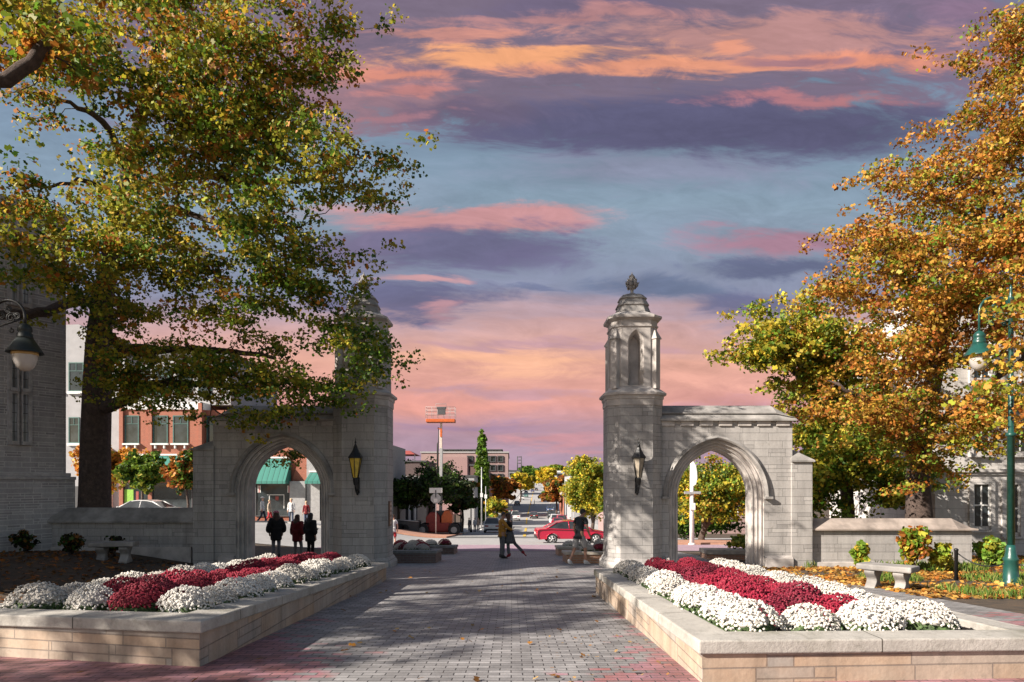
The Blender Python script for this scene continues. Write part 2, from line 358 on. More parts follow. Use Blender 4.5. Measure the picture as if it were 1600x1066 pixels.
def build_world():
    w = bpy.data.worlds.new('World'); SC.world = w; w.use_nodes = True
    nt = w.node_tree; t = NT(nt); bg = nt.nodes['Background']
    sky = t.n('ShaderNodeTexSky'); sky.sky_type = 'NISHITA'; sky.sun_disc = False
    sky.sun_elevation = math.asin(SUNV.z); sky.sun_rotation = math.atan2(SUNV.x, SUNV.y)
    sky.air_density = 1.0; sky.dust_density = 1.0; sky.ozone_density = 1.2
    ST = .058
    KS = ST*2**EXPO
    skyc = t.mix(1.0, sky.outputs[0], (1.12, .98, .84), 'MULTIPLY')
    g = t.n('ShaderNodeNewGeometry'); sp = t.n('ShaderNodeSeparateXYZ')
    neg = t.n('ShaderNodeVectorMath', _operation='SCALE'); neg.inputs['Scale'].default_value = -1.0
    t.l(g.outputs['Incoming'], neg.inputs[0]); t.l(neg.outputs[0], sp.inputs[0])
    x, y, z = sp.outputs
    ym = t.math('MAXIMUM', y, .2)
    U = t.math('DIVIDE', x, ym); V = t.math('DIVIDE', z, ym)
    cb = t.n('ShaderNodeCombineXYZ'); t.l(t.math('MULTIPLY', U, 1.0), cb.inputs[0]); t.l(t.math('MULTIPLY', V, 5.0), cb.inputs[1])
    na = t.n('ShaderNodeTexNoise', Scale=3.0, Detail=7, Roughness=.62, Distortion=.6); t.l(cb.outputs[0], na.inputs['Vector'])
    cb2 = t.n('ShaderNodeCombineXYZ'); t.l(t.math('MULTIPLY_ADD', V, .5, t.math('MULTIPLY', U, 2.2)), cb2.inputs[0]); t.l(t.math('MULTIPLY', V, 9.0), cb2.inputs[1]); cb2.inputs[2].default_value = 4.0
    nb = t.n('ShaderNodeTexNoise', Scale=2.2, Detail=8, Roughness=.62, Distortion=.9); t.l(cb2.outputs[0], nb.inputs['Vector'])
    N1 = t.math('SUBTRACT', na.outputs['Fac'], .5); N2 = t.math('SUBTRACT', nb.outputs['Fac'], .5)
    cb3 = t.n('ShaderNodeCombineXYZ'); t.l(t.math('MULTIPLY_ADD', V, .8, t.math('MULTIPLY', U, 9.0)), cb3.inputs[0]); t.l(t.math('MULTIPLY_ADD', U, 2.0, t.math('MULTIPLY', V, 26.0)), cb3.inputs[1]); cb3.inputs[2].default_value = 9.0
    nc = t.n('ShaderNodeTexNoise', Scale=1.0, Detail=9, Roughness=.66, Distortion=1.2); t.l(cb3.outputs[0], nc.inputs['Vector']); N3 = t.math('SUBTRACT', nc.outputs['Fac'], .5)
    NM = t.math('MULTIPLY_ADD', N3, .75, N2)
    sn = t.n('ShaderNodeSeparateColor'); t.l(na.outputs['Color'], sn.inputs[0])
    Uw = t.math('MULTIPLY_ADD', t.math('SUBTRACT', sn.outputs[0], .5), .22, U)
    Vw = t.math('MULTIPLY_ADD', t.math('SUBTRACT', sn.outputs[1], .5), .085, V)
    def L(c): return tuple(v/KS for v in lin(c))
    def vpos(py): return (HZ-py)/FPX
    # ramp over elevation: haze pink low, blue above
    lo, hi = -.05, .8
    def rp(py): return (vpos(py)-lo)/(hi-lo)
    base = t.ramp(t.math('DIVIDE', t.math('SUBTRACT', Vw, lo), hi-lo), [(rp(790), lin((172,150,170))), (rp(715), lin((176,150,168))), (rp(668), lin((188,150,162))), (rp(630), lin((222,160,152))), (rp(560), lin((228,172,154))), (rp(500), lin((200,165,168))), (rp(455), lin((140,145,170))), (rp(330), lin((140,160,177))), (rp(200), lin((132,155,177))), (rp(-40), lin((124,142,168)))])
    sc = t.n('ShaderNodeVectorMath', _operation='SCALE'); sc.inputs['Scale'].default_value = 1/KS; t.l(base, sc.inputs[0])
    vfade = t.ramp(V, [(.30, 1), (.62, .45)])
    colr = t.mix(vfade, skyc, sc.outputs[0])
    blobs = [ # px, py, rx, ry, soft, colour, strength, warp noise
        (1030,268,330,48,.8,(138,140,164),.75,.5), (620,300,150,40,.8,(140,155,175),.5,.5),
        (850,60,1000,165,.28,(126,113,133),1,.55), (560,130,260,95,.7,(160,125,135),.8,.7), (1450,60,330,110,.7,(128,114,138),.8,.5),
        (1130,196,580,72,.6,(94,93,122),1,.45), (720,178,220,26,.7,(108,98,122),.8,.6), (900,8,220,36,.7,(112,102,128),.8,.6),
        (1150,62,420,42,.8,(200,146,136),.7,1.1), (820,82,300,26,.8,(240,168,122),.95,1.0), (1020,108,330,22,.8,(232,156,124),.9,.9), (1370,98,240,24,.8,(230,150,122),.9,.9),
        (610,112,190,16,.8,(228,148,124),.8,.9), (1280,152,190,16,.8,(200,130,130),.7,.9), (640,142,120,12,.8,(205,135,128),.7,.9),(1500,20,130,30,.8,(150,120,145),.6,.6),
        (900,28,300,18,.8,(196,140,136),.7,1.0), (700,52,200,12,.8,(214,146,128),.7,1.0), (1140,72,40,14,.7,(238,160,130),.8,.8), (940,60,120,8,.8,(120,104,126),.7,1.0), (1000,82,90,9,.8,(130,108,128),.7,1.0), (1250,100,110,12,.8,(126,106,130),.7,1.0), (520,60,120,20,.8,(140,116,134),.6,.9), (580,180,130,14,.8,(176,126,134),.7,1.0),
        (720,342,270,30,.5,(206,150,152),.95,.5), (690,390,280,48,.6,(108,104,136),.9,.6), (840,400,120,40,.7,(112,108,140),.7,.5),
        (1230,382,190,26,.7,(172,128,146),.9,.6), (1210,416,190,22,.7,(100,106,136),.9,.6), (1030,447,150,27,.6,(104,116,144),.85,.6), (1180,480,170,32,.7,(104,108,140),.9,.5),
        (640,472,170,34,.6,(104,104,136),.9,.6), (650,437,90,9,.8,(206,156,158),.9,.8), (690,482,55,16,.8,(196,148,154),.8,.8), (840,455,60,8,.8,(110,118,150),.7,.8), (560,395,110,60,.8,(124,114,142),.7,.6),
        (1000,500,400,14,.9,(176,158,172),.5,.7), (800,565,240,34,.9,(244,184,152),.9,.9), (1060,585,160,44,.9,(240,178,160),.8,.9), (680,635,170,20,.9,(232,162,148),.8,.9), (860,535,330,9,.9,(186,148,162),.7,.9), (760,612,240,10,.9,(180,146,162),.6,.9), (740,668,190,16,.9,(162,134,160),.8,.8), (860,690,170,16,.9,(208,148,152),.7,.8), (1090,640,120,30,.9,(196,150,162),.7,.8)]
    for (px, py, rx, ry, soft, c, st, wn) in blobs:
        du = t.math('MULTIPLY', t.math('SUBTRACT', Uw, (px-CX)/FPX), FPX/rx)
        dv = t.math('MULTIPLY', t.math('SUBTRACT', Vw, vpos(py)), FPX/ry)
        q = t.math('SUBTRACT', 1.0, t.math('SQRT', t.math('MULTIPLY_ADD', du, du, t.math('MULTIPLY', dv, dv))))
        q = t.math('ADD', q, t.math('MULTIPLY', NM, wn*2.3))
        mr = t.n('ShaderNodeMapRange', _interpolation_type='SMOOTHSTEP'); mr.inputs[1].default_value = 0; mr.inputs[2].default_value = soft; mr.inputs[4].default_value = st
        t.l(q, mr.inputs[0])
        colr = t.mix(mr.outputs[0], colr, L(c))
    # fine streaks lighten and darken the clouds
    k = t.math('MULTIPLY_ADD', N3, .6, t.math('MULTIPLY_ADD', N2, .45, t.math('MULTIPLY_ADD', N1, .3, 1.03)))
    vs = t.n('ShaderNodeVectorMath', _operation='SCALE'); t.l(colr, vs.inputs[0]); t.l(k, vs.inputs['Scale'])
    # the sunset bank stands over the street; the rest of the sky is open
    fr = t.n('ShaderNodeMapRange', _interpolation_type='SMOOTHSTEP'); fr.inputs[1].default_value = .05; fr.inputs[2].default_value = .45; t.l(y, fr.inputs[0])
    fin = t.mix(fr.outputs[0], skyc, vs.outputs[0])
    t.l(fin, bg.inputs['Color']); bg.inputs['Strength'].default_value = ST
build_world()
# ------------------------------------------------------------------ ground, roads
XS = sorted(set(list(range(-60, 61)) + [-1500,-800,-400,-250,-150,-110,-85,-70,70,85,110,150,250,400,800,1500]))
YS = list(range(-16, 81)) + list(range(84, 321, 4)) + list(range(340, 801, 20)) + list(range(860, 2500, 80))
def grid_mesh(name, xs, ys, off, mat):
    X, Y = np.meshgrid(np.array(xs, float), np.array(ys, float)); Z = gz(X, Y)+off
    nx = len(xs); V = np.stack([X, Y, Z], -1).reshape(-1, 3)
    F = [(j*nx+i, j*nx+i+1, (j+1)*nx+i+1, (j+1)*nx+i) for j in range(len(ys)-1) for i in range(nx-1)]
    me = bpy.data.meshes.new(name); me.from_pydata(V.tolist(), [], F); me.polygons.foreach_set('use_smooth', [True]*len(F)); me.materials.append(mat)
    o = bpy.data.objects.new(name, me); COL.objects.link(o); return struct(o)
grid_mesh('ground', XS, YS, 0, GROUND)
def rng(a, b, L): return sorted(set([a]+[v for v in L if a < v < b]+[b]))
def sheet(name, x0, x1, y0, y1, off, mat): return grid_mesh(name, rng(x0, x1, XS), rng(y0, y1, YS), off, mat)
def strip(name, fl, fr, y0, y1, off, mat, skirt=0, n=4):
    ys = rng(y0, y1, YS); b = MB(); rows = []
    for y in ys:
        l, r = fl(y), fr(y); row = [(l+(r-l)*i/n, y) for i in range(n+1)]
        P = [(x, y_, G(x, y_)+off) for x, y_ in row]
        if skirt: P = [(P[0][0], y, P[0][2]-skirt)]+P+[(P[-1][0], y, P[-1][2]-skirt)]
        rows.append(P)
    b.loft(rows, bool(skirt), bool(skirt), False, False); return struct(b.build(name, mat))
sheet('plaza_paving', -5.6, 7.4, -14, 31.5, .012, PAVER)
sheet('cross_street', -70, 70, 31.5, 57, .02, ASPH)
sheet('brick_crosswalk', -9, 12, 31.6, 40, .03, CROSS)
strip('main_street', lambda y: roadx(y)-6.5, lambda y: roadx(y)+6.5, 57, 1400, .02, ASPH)
strip('street_corner_shadow_patch', lambda y: roadx(y)-6.4, lambda y: roadx(y)+6.4, 57.2, 62, .032, ASPH_SHADE)  # dark strip painted in as a shadow across the street mouth
strip('pavement', lambda y: roadx(y)-11.5, lambda y: roadx(y)-6.5, 58, 72, .14, BRWALK, .3)
strip('pavement', lambda y: roadx(y)-12, lambda y: roadx(y)-6.5, 74, 700, .14, CONC, .3)
strip('pavement', lambda y: roadx(y)+6.5, lambda y: roadx(y)+12, 62, 700, .14, CONC, .3)
strip('brick_pavement', lambda y: 9.5, lambda y: 40, 40.5, 47, .14, BRWALK, .3)
strip('pavement', lambda y: -70, lambda y: -11, 45.5, 61, .14, CONC, .3, 30)
for a, b_ in ((62.5, 73), (84, 103), (122, 150), (165, 300), (310, 620)):
    strip('yellow_centre_line', lambda y: roadx(y)-.14, lambda y: roadx(y)+.14, a, b_, .045, YEL, 0, 1)
strip('white_stop_line', lambda y: roadx(y)-6, lambda y: roadx(y)-.6, 62.8, 63.5, .045, WHITEP, 0, 2)
def hill(name, y, x0, x1, h, mat, seed):
    b = MB(); r = random.Random(seed); n = 60; f = []; c = []; k = []
    for i in range(n+1):
        x = x0+(x1-x0)*i/n; e = math.sin(PI*i/n)**.5; zz = G(0, y); hh = h*e*(.8+.15*math.sin(i*.7+seed)+.1*r.random())
        f.append((x, y-60, zz-5)); c.append((x, y+40*r.random(), zz+hh)); k.append((x, y+160, zz-5))
    b.loft([f, c, k], False, False, True, False); return struct(b.build(name, mat))
HILLM = groundmat('wooded_hill', [(.3, (.035, .05, .02)), (.55, (.07, .085, .03)), (.7, (.12, .10, .03))], .03, 1, 1, .08)
hill('wooded_hill', 1500, -900, 1100, 22, HILLM, 3)
hill('wooded_hill', 1150, -200, 500, 11, HILLM, 8)
# ------------------------------------------------------------------ gates
GD = 20.0
SG = FPX/GD
def zy(py, d=GD): return CAMZ+(HZ-py)/FPX*d
def octo(cx, cy, h, c, z): return [(cx-h+c,cy-h,z),(cx+h-c,cy-h,z),(cx+h,cy-h+c,z),(cx+h,cy+h-c,z),(cx+h-c,cy+h,z),(cx-h+c,cy+h,z),(cx-h,cy+h-c,z),(cx-h,cy-h+c,z)]
def arch_pts(hw, rise, n=14):            # pointed arch from right springing over the apex to left
    R = (rise*rise+hw*hw)/(2*hw); cx = hw-R; a1 = math.atan2(rise, -cx)
    # slightly flattened like a four-centred arch
    P = [(cx+R*math.cos(a1*i/n), R*math.sin(a1*i/n)) for i in range(n+1)]
    P[-1] = (0, rise)
    return P+[(-x, z) for x, z in P[-2::-1]]
def gate(side, cx, label):
    root = thing('stone_gate', label, 'gateway', (cx, GD+.8, G(cx, GD+.8)), world=True)
    cy, H = GD+.8, .8
    zb = G(cx, GD)-.25
    # tower shaft
    b = MB()
    b.loft([octo(cx,cy,H+.0,.33,zb), octo(cx,cy,H,.33,zy(633))]); shaft = b.build('tower_shaft', LIME, root)
    b = MB()
    b.loft([octo(cx,cy,H+.12,.37,zb), octo(cx,cy,H+.12,.37,zb+.36), octo(cx,cy,H+.08,.36,zb+.43), octo(cx,cy,H+.025,.34,zb+.52), octo(cx,cy,H+.004,.33,zb+.53)], False, False)
    b.build('plinth', LIME, root)
    b = MB()
    b.loft([octo(cx,cy,H+.004,.33,zy(633)), octo(cx,cy,H+.022,.335,zy(632.4)), octo(cx,cy,H+.022,.335,zy(623)), octo(cx,cy,H+.045,.345,zy(622.4)), octo(cx,cy,H+.05,.345,zy(620)), octo(cx,cy,H+.05,.345,zy(618)), octo(cx,cy,H+.115,.37,zy(616.5)), octo(cx,cy,H+.12,.37,zy(613)), octo(cx,cy,H-.05,.33,zy(605.5)), octo(cx,cy,H-.12,.32,zy(603))], True, True)
    b.build('cornice', LIMEP, root)
    # belfry: core octagon with niches, corner buttresses
    h2, c2 = .665, .24; z0, z1 = zy(606), zy(508)
    b = MB(); ns = 9
    fw = h2-c2; nh, nr, nb = .235, .40, z0+.10; zsp = zy(513)-nr
    # four niched faces by rotating one; four plain chamfers
    ap = arch_pts(nh, nr, 8)
    core = b
    for k in range(4):
        M = Matrix.Rotation(k*PI/2, 3, 'Z')
        def Q(x, y, z): v = M@Vector((x, y, 0)); return (cx+v.x, cy+v.y, z)
        yf = -h2
        P = [(nh, nb)]+[(x, zsp+z) for x, z in ap]+[(-nh, nb)]
        n = len(P)
        # face around the niche
        core.add([Q(fw,yf,z0), Q(fw,yf,z1), Q(nh,yf,z1), Q(nh,yf,z0)], [(0,1,2,3)])
        core.add([Q(-fw,yf,z0), Q(-fw,yf,z1), Q(-nh,yf,z1), Q(-nh,yf,z0)], [(0,1,2,3)])
        core.add([Q(-nh,yf,z0), Q(nh,yf,z0), Q(nh,yf,nb), Q(-nh,yf,nb)], [(0,1,2,3)])
        for i in range(1, n-2):
            (xa, za), (xb, zb_) = P[i], P[i+1]
            core.add([Q(xa,yf,za), Q(xb,yf,zb_), Q(xb,yf,z1), Q(xa,yf,z1)], [(0,1,2,3)])
        r0 = [Q(x, yf, z) for x, z in P]
        r1 = [Q(x*.72, yf+.16, nb+(z-nb)*.93+.02) for x, z in P]
        r2 = [Q(x*.60, yf+.40, nb+(z-nb)*.90+.03) for x, z in P]
        core.loft([r0, r1, r2], False, True)
        core.add([Q(fw,yf,z0), Q(h2,-fw,z0), Q(h2,-fw,z1), Q(fw,yf,z1)], [(0,1,2,3)])
    core.add(octo(cx,cy,h2,c2,z1), [tuple(range(8))])
    b.build('belfry', LIMEP, root)
    for k in range(4):
        M = Matrix.Rotation(PI/4+k*PI/2, 3, 'Z'); b = MB()
        def Q(x, y, z): v = M@Vector((x, y, 0)); return (cx+v.x, cy+v.y, z)
        r = (h2-c2/2)*math.sqrt(2)
        w = .105; o = r+.15; zs, zt = zy(528), zy(512)
        b.add([Q(-w,-r+.05,z0), Q(w,-r+.05,z0), Q(w,-o,z0), Q(-w,-o,z0), Q(-w,-r+.05,zs), Q(w,-r+.05,zs), Q(w,-o,zs), Q(-w,-o,zs)],
              [(0,1,5,4),(1,2,6,5),(2,3,7,6),(3,0,4,7),(0,3,2,1),(4,5,6,7)])
        w2 = w+.03; o2 = o+.03
        b.add([Q(-w2,-r+.05,zs), Q(w2,-r+.05,zs), Q(w2,-o2,zs), Q(-w2,-o2,zs), Q(0,-r+.05,zt+.08), Q(0,-r-.02,zt+.08), Q(-w2,-o2,zs+.03), Q(w2,-o2,zs+.03)],
              [(0,3,2,1),(0,4,5,6,3),(1,2,7,5,4),(2,3,6,7),(6,5,7)])
        b.build('buttress', LIMEP, root)
    b = MB()
    b.loft([octo(cx,cy,h2+.002,c2,z1-.03), octo(cx,cy,h2+.035,c2+.01,zy(508)), octo(cx,cy,h2+.035,c2+.01,zy(506)), octo(cx,cy,h2+.006,c2,zy(505.4)), octo(cx,cy,h2+.006,c2,zy(498)), octo(cx,cy,h2+.04,c2+.01,zy(497)), octo(cx,cy,h2+.125,c2+.04,zy(494.6)), octo(cx,cy,h2+.13,c2+.04,zy(491.2)), octo(cx,cy,.50,.21,zy(482))])
    b.build('cornice', LIMEP, root)
    b = MB(); tiers = [(482,.50,471.5,.435),(470.5,.465,460,.375),(459,.405,451.5,.29)]
    R = []
    for (pa, ha, pb, hb) in tiers:
        R += [octo(cx,cy,ha,ha*.41,zy(pa)), octo(cx,cy,ha,ha*.41,zy(pa-1.2)), octo(cx,cy,hb,hb*.41,zy(pb))]
    R += [octo(cx,cy,.13,.05,zy(449.5)), octo(cx,cy,.06,.025,zy(446.5))]
    b.loft(R); roof = b.build('stepped_roof', LIMED, root)
    # carved leafy finial
    b = MB(); zc = zy(445)
    def F(z): return zy(449)+ (z)*(zy(413)-zy(449))
    b.lathe([(.06,F(-.02)),(.045,F(.1)),(.05,F(.2)),(.10,F(.32)),(.10,F(.45)),(.06,F(.58)),(.075,F(.66)),(.085,F(.76)),(.05,F(.88)),(.015,F(.95)),(.008,F(1.02))], (cx,cy,0), 10)
    rr = random.Random(int(cx*10))
    for k in range(7):
        a = k*2*PI/7+.3
        for (rad, zz, s) in ((.145,.48,.052),(.095,.62,.036),(.12,.34,.042)):
            b.ball((cx+rad*math.cos(a+zz), cy+rad*math.sin(a+zz), F(zz+rr.uniform(-.05,.05))), s*rr.uniform(.7,1.25), 7, 5, (1,1,1.5)); a2 = a+zz; q = rad+s*.5; b.tube([(cx+q*math.cos(a2), cy+q*math.sin(a2), F(zz)), (cx+(q+.05)*math.cos(a2), cy+(q+.05)*math.sin(a2), F(zz+.09))], [s*.55, .006], 5)
    for k in range(4): b.ball((cx+.07*math.cos(k*1.57+.4), cy+.07*math.sin(k*1.57+.4), F(.8)), .035, 6, 5, (1,1,1.3))
    b.build('finial', LIMED, roof)
    # arched wing
    wd, th = GD+.38, 1.0; S = FPX/wd
    def X(px): return (px-CX)/S
    def Z(py): return CAMZ+(HZ-py)/S
    if side > 0: xi, xo, ac, hw = cx+H-.1, X(1238), X(1119.5), 1.06
    else: xi, xo, ac, hw = cx-H+.1, X(333), X(441.5), 1.04
    sp_ = Z(775 if side > 0 else 769); rise = 1.36; zt = Z(658); z00 = G(ac, wd)-.25
    ORDERS = [(.34, 0.0), (.335, .05), (.30, .055), (.285, .03), (.262, .03), (.25, .06), (.255, .13), (.20, .135), (.185, .11), (.165, .11), (.15, .14), (.155, .21), (.10, .215), (.085, .19), (.065, .19), (.05, .23), (.05, .30), (.0, .34), (0, th-.38), (.16, th-.25), (.34, th)]
    def prof(dl):
        A = arch_pts(hw+dl, rise+.82*dl, 14)
        return [(ac+hw+dl, z00)]+[(ac+x, sp_+z) for x, z in A]+[(ac-hw-dl, z00)]
    b = MB()
    for yy in (wd, wd+th):
        P = prof(.34); lo_, hi_ = min(xi, xo), max(xi, xo)
        b.add([(lo_,yy,z00),(P[-1][0],yy,z00),(P[-1][0],yy,P[-2][1]),(P[-1][0],yy,zt),(lo_,yy,zt)], [(0,1,2,3,4)])
        b.add([(hi_,yy,z00),(P[0][0],yy,z00),(P[0][0],yy,P[1][1]),(P[0][0],yy,zt),(hi_,yy,zt)], [(4,3,2,1,0)])
        for i in range(1, len(P)-2):
            b.add([(P[i][0],yy,P[i][1]),(P[i+1][0],yy,P[i+1][1]),(P[i+1][0],yy,zt),(P[i][0],yy,zt)], [(0,1,2,3)])
    b.add([(xo,wd,z00),(xo,wd+th,z00),(xo,wd+th,zt),(xo,wd,zt)], [(0,1,2,3)])
    b.add([(lo_,wd,zt),(hi_,wd,zt),(hi_,wd+th,zt),(lo_,wd+th,zt)], [(0,1,2,3)])
    wing = b.build('arch_wall', LIME, root)
    b = MB(); b.loft([[(x, wd+dy, z) for x, z in prof(dl)] for dl, dy in ORDERS], False, False, False, False)
    b.build('arch_moulding', LIMEP, wing)
    # hood mould
    b = MB()
    def hood(dl, dy):
        A = arch_pts(hw+dl, rise+.82*dl, 16)
        return [(ac+hw+dl, wd-dy, sp_-.02)]+[(ac+x, wd-dy, sp_+z) for x, z in A]+[(ac-hw-dl, wd-dy, sp_-.02)]
    b.loft([hood(.37, -.01), hood(.38, .09), hood(.43, .13), hood(.52, .05), hood(.53, -.01)], False, False, False, False)
    for sx in (-1, 1):
        x0 = ac+sx*(hw+.45); b.box(x0-.11, x0+.11, wd-.15, wd+.02, sp_-.09, sp_-.018)
    b.build('hood_mould', LIMED, wing)
    # corbel blocks and coping
    for k in range(7):
        xx = lo_+(hi_-lo_)*(k+.5)/7; b = MB(); b.box(xx-.20, xx+.20, wd-.05, wd+th+.05, Z(666), zt+.0)
        b.build('corbel', LIMEP, wing, .015)
    b = MB()
    e0, e1 = (xi, xo+.08) if side > 0 else (xi, xo-.08)
    def cop(x, hp): # section across the wall
        c = wd+th/2
        return [(x,wd-.13,zt),(x,wd-.13,zt+.06),(x,wd+.04,Z(647)),(x,wd-.02,Z(646.5)),(x,wd-.02,Z(645)),(x,c-.18,Z(634)-hp*.2),(x,c,Z(631)-hp*.2),(x,c+.18,Z(634)-hp*.2),(x,wd+th+.02,Z(645)),(x,wd+th+.02,Z(646.5)),(x,wd+th-.04,Z(647)),(x,wd+th+.13,zt+.06),(x,wd+th+.13,zt)]
    sgn = 1 if side > 0 else -1
    last = [(e1, yy, min(zz, zt+.06+ .25*(zz-zt-.06))) for (x, yy, zz) in cop(e1, 0)]
    b.loft([cop(e0,0), cop(e1-sgn*.55,0), last])
    b.build('coping', LIMED, wing)
    # stepped end pier with sloping cap
    p0, p1 = (X(1236), X(1268)) if side > 0 else (X(303), X(335))
    ztop = Z(722) if side > 0 else Z(704)
    b = MB(); b.box(min(p0,p1), max(p0,p1), wd-.06, wd+th-.1, z00, ztop); b.build('end_pier', LIME, root)
    b = MB()
    q0, q1 = min(p0,p1)-(.02 if side > 0 else .06), max(p0,p1)+(.06 if side > 0 else .02)
    hi2 = Z(700) if side > 0 else Z(686)
    xr = X(1239) if side > 0 else X(332)
    b.add([(q0,wd-.12,ztop),(q1,wd-.12,ztop),(q1,wd+th-.05,ztop),(q0,wd+th-.05,ztop),(q0,wd-.12,ztop+.05),(q1,wd-.12,ztop+.05),(q1,wd+th-.05,ztop+.05),(q0,wd+th-.05,ztop+.05),(xr,wd+.25,hi2),(xr,wd+th-.4,hi2)],
          [(3,2,1,0),(0,1,5,4),(1,2,6,5),(2,3,7,6),(3,0,4,7),(4,5,8),(5,6,9,8),(6,7,9),(7,4,8,9)])
    b.build('pier_cap', LIMED, root)
    for xa, xb in ((lo_+.2, ac-hw-.36), (ac+hw+.36, hi_-.02)):
        b = MB(); b.box(xa, xb, wd-.14, wd+.01, z00, G(xa, wd)+.28); b.add([(xa,wd-.14,G(xa,wd)+.28),(xb,wd-.14,G(xa,wd)+.28),(xb,wd+.01,G(xa,wd)+.36),(xa,wd+.01,G(xa,wd)+.36)], [(0,1,2,3)]); b.build('plinth', LIMEP, root)
    return root
CXR, CXL = 3.61, -4.46
gR = gate(1, CXR, 'pale limestone gate tower and pointed arch in dappled sun, on the orange tree side')
gL = gate(-1, CXL, 'grey limestone gate tower and pointed arch lying mostly in shade under the big maple')
# plaque on the shaded gate
b = MB(); xx = CXL+.8
pl = thing('wall_plaque', 'tall narrow brown lettered plaque on the side of the shaded gate tower', 'plaque', (xx, GD+.62, zy(822)), world=True)
b.box(xx, xx+.04, GD+.45, GD+.80, zy(822,20.6), zy(783,20.6)); b.build('panel', plain('brown_bronze', (.16,.09,.06), .5, .3), pl, .004)
for k in range(5):
    b = MB(); z = zy(819-k*7.4, 20.6); b.box(xx+.04, xx+.05, GD+.50, GD+.75, z, z+.075); b.build('raised_letter', plain('bronze_letter%d' % k, (.42,.31,.26), .5, .2) if k == 0 else bpy.data.materials['bronze_letter0'], pl, .008)
# garden walls
def garden_wall(label, x0, x1, ztop, zc, d, mat, cmat, gable):
    r = thing('garden_wall', label, 'wall', ((x0+x1)/2, d, G((x0+x1)/2, d)), world=True)
    b = MB(); b.box(x0, x1, d, d+.5, min(G(x0,d), G(x1,d))-.5, zc); b.build('wall_body', mat, r)
    b = MB(); b.box(x0+.1, x1-.1, d-.08, d+.02, min(G(x0,d), G(x1,d))-.5, G((x0+x1)/2,d)+.16); b.build('plinth', LIMEP if mat is LIME else HALLP, r, .01)
    b = MB(); a0 = x0-.12 if gable < 0 else x0; a1 = x1+.12 if gable > 0 else x1
    def s(x, k): return [(x,d-.12,zc),(x,d-.12,zc+.05),(x,d+.2,zc+.05+k*(ztop-zc-.05)),(x,d+.3,zc+.05+k*(ztop-zc-.05)),(x,d+.62,zc+.05),(x,d+.62,zc)]
    L = [s(a0,.02), s(a0+.6,1), s(a1,1)] if gable < 0 else [s(a0,1), s(a1-.6,1), s(a1,.02)]
    b.loft(L); b.build('coping', cmat, r); return r
garden_wall('dark low stone garden wall in front of the maple trunk', XD(72,20.4), XD(303,20.4), zy(794,20.4), zy(817,20.4), 20.5, LIME, LIMED, -1)
garden_wall('sunlit low stone garden wall with a broad sloped coping behind the bench', XD(1268,20.4)-.02, XD(1522,20.4), zy(811,20.4), zy(829,20.4), 20.5, LIME, plain('reddish_coping_stone', (.27, .225, .20), .9, var=.3, scale=1.8, bump=.3), 1)
# lanterns
def lantern(label, cx, glass):
    y = GD-.30; r = thing('wall_lantern', label, 'lantern', (cx, GD, zy(760)), world=True)
    def z(py): return zy(py, 19.7)
    b = MB(); b.tube([(cx,y,z(756)),(cx,y+.02,z(763)),(cx,y+.12,z(769)),(cx,GD-.03,z(766))], [.035,.03,.028,.03], 8)
    b.tube([(cx,y+.05,z(748)),(cx,y+.15,z(752)),(cx,GD-.03,z(752))], [.02,.02,.02], 6)
    b.box(cx-.055, cx+.055, GD-.035, GD+.0, z(771), z(746)); b.lathe([(.02,z(774)),(.04,z(771)),(.02,z(768))], (cx,GD-.05,0), 8)
    b.build('bracket', IRON, r)
    k6 = PI/6
    b = MB(); b.lathe([(.05,z(758)),(.07,z(753)),(.075,z(748)),(.062,z(747))], (cx,y,0), 6, False, k6); b.build('lantern_base', IRON, r)
    b = MB(); b.lathe([(.070,z(746.5)),(.175,z(716))], (cx,y,0), 6, False, k6); b.build('glass', glass, r)
    b = MB()
    for k in range(6):
        a = k6+k*PI/3; b.tube([(cx+.078*math.cos(a),y+.078*math.sin(a),z(747)),(cx+.185*math.cos(a),y+.185*math.sin(a),z(715.5))], .011, 5)
    b.lathe([(.17,z(716.5)),(.215,z(716)),(.215,z(714.5)),(.12,z(707)),(.075,z(702)),(.06,z(699.5)),(.065,z(698))], (cx,y,0), 6, False, k6)
    b.lathe([(.03,z(699)),(.05,z(697)),(.03,z(695)),(.018,z(693)),(.032,z(691.5)),(.012,z(689)),(.003,z(684))], (cx,y,0), 8)
    b.build('roof_and_frame', IRON, r)
lantern('black wall lantern with amber glass on the shaded gate tower', CXL, AMBER)
lantern('black wall lantern with dull grey glass on the sunlit gate tower', CXR, OLDGL)
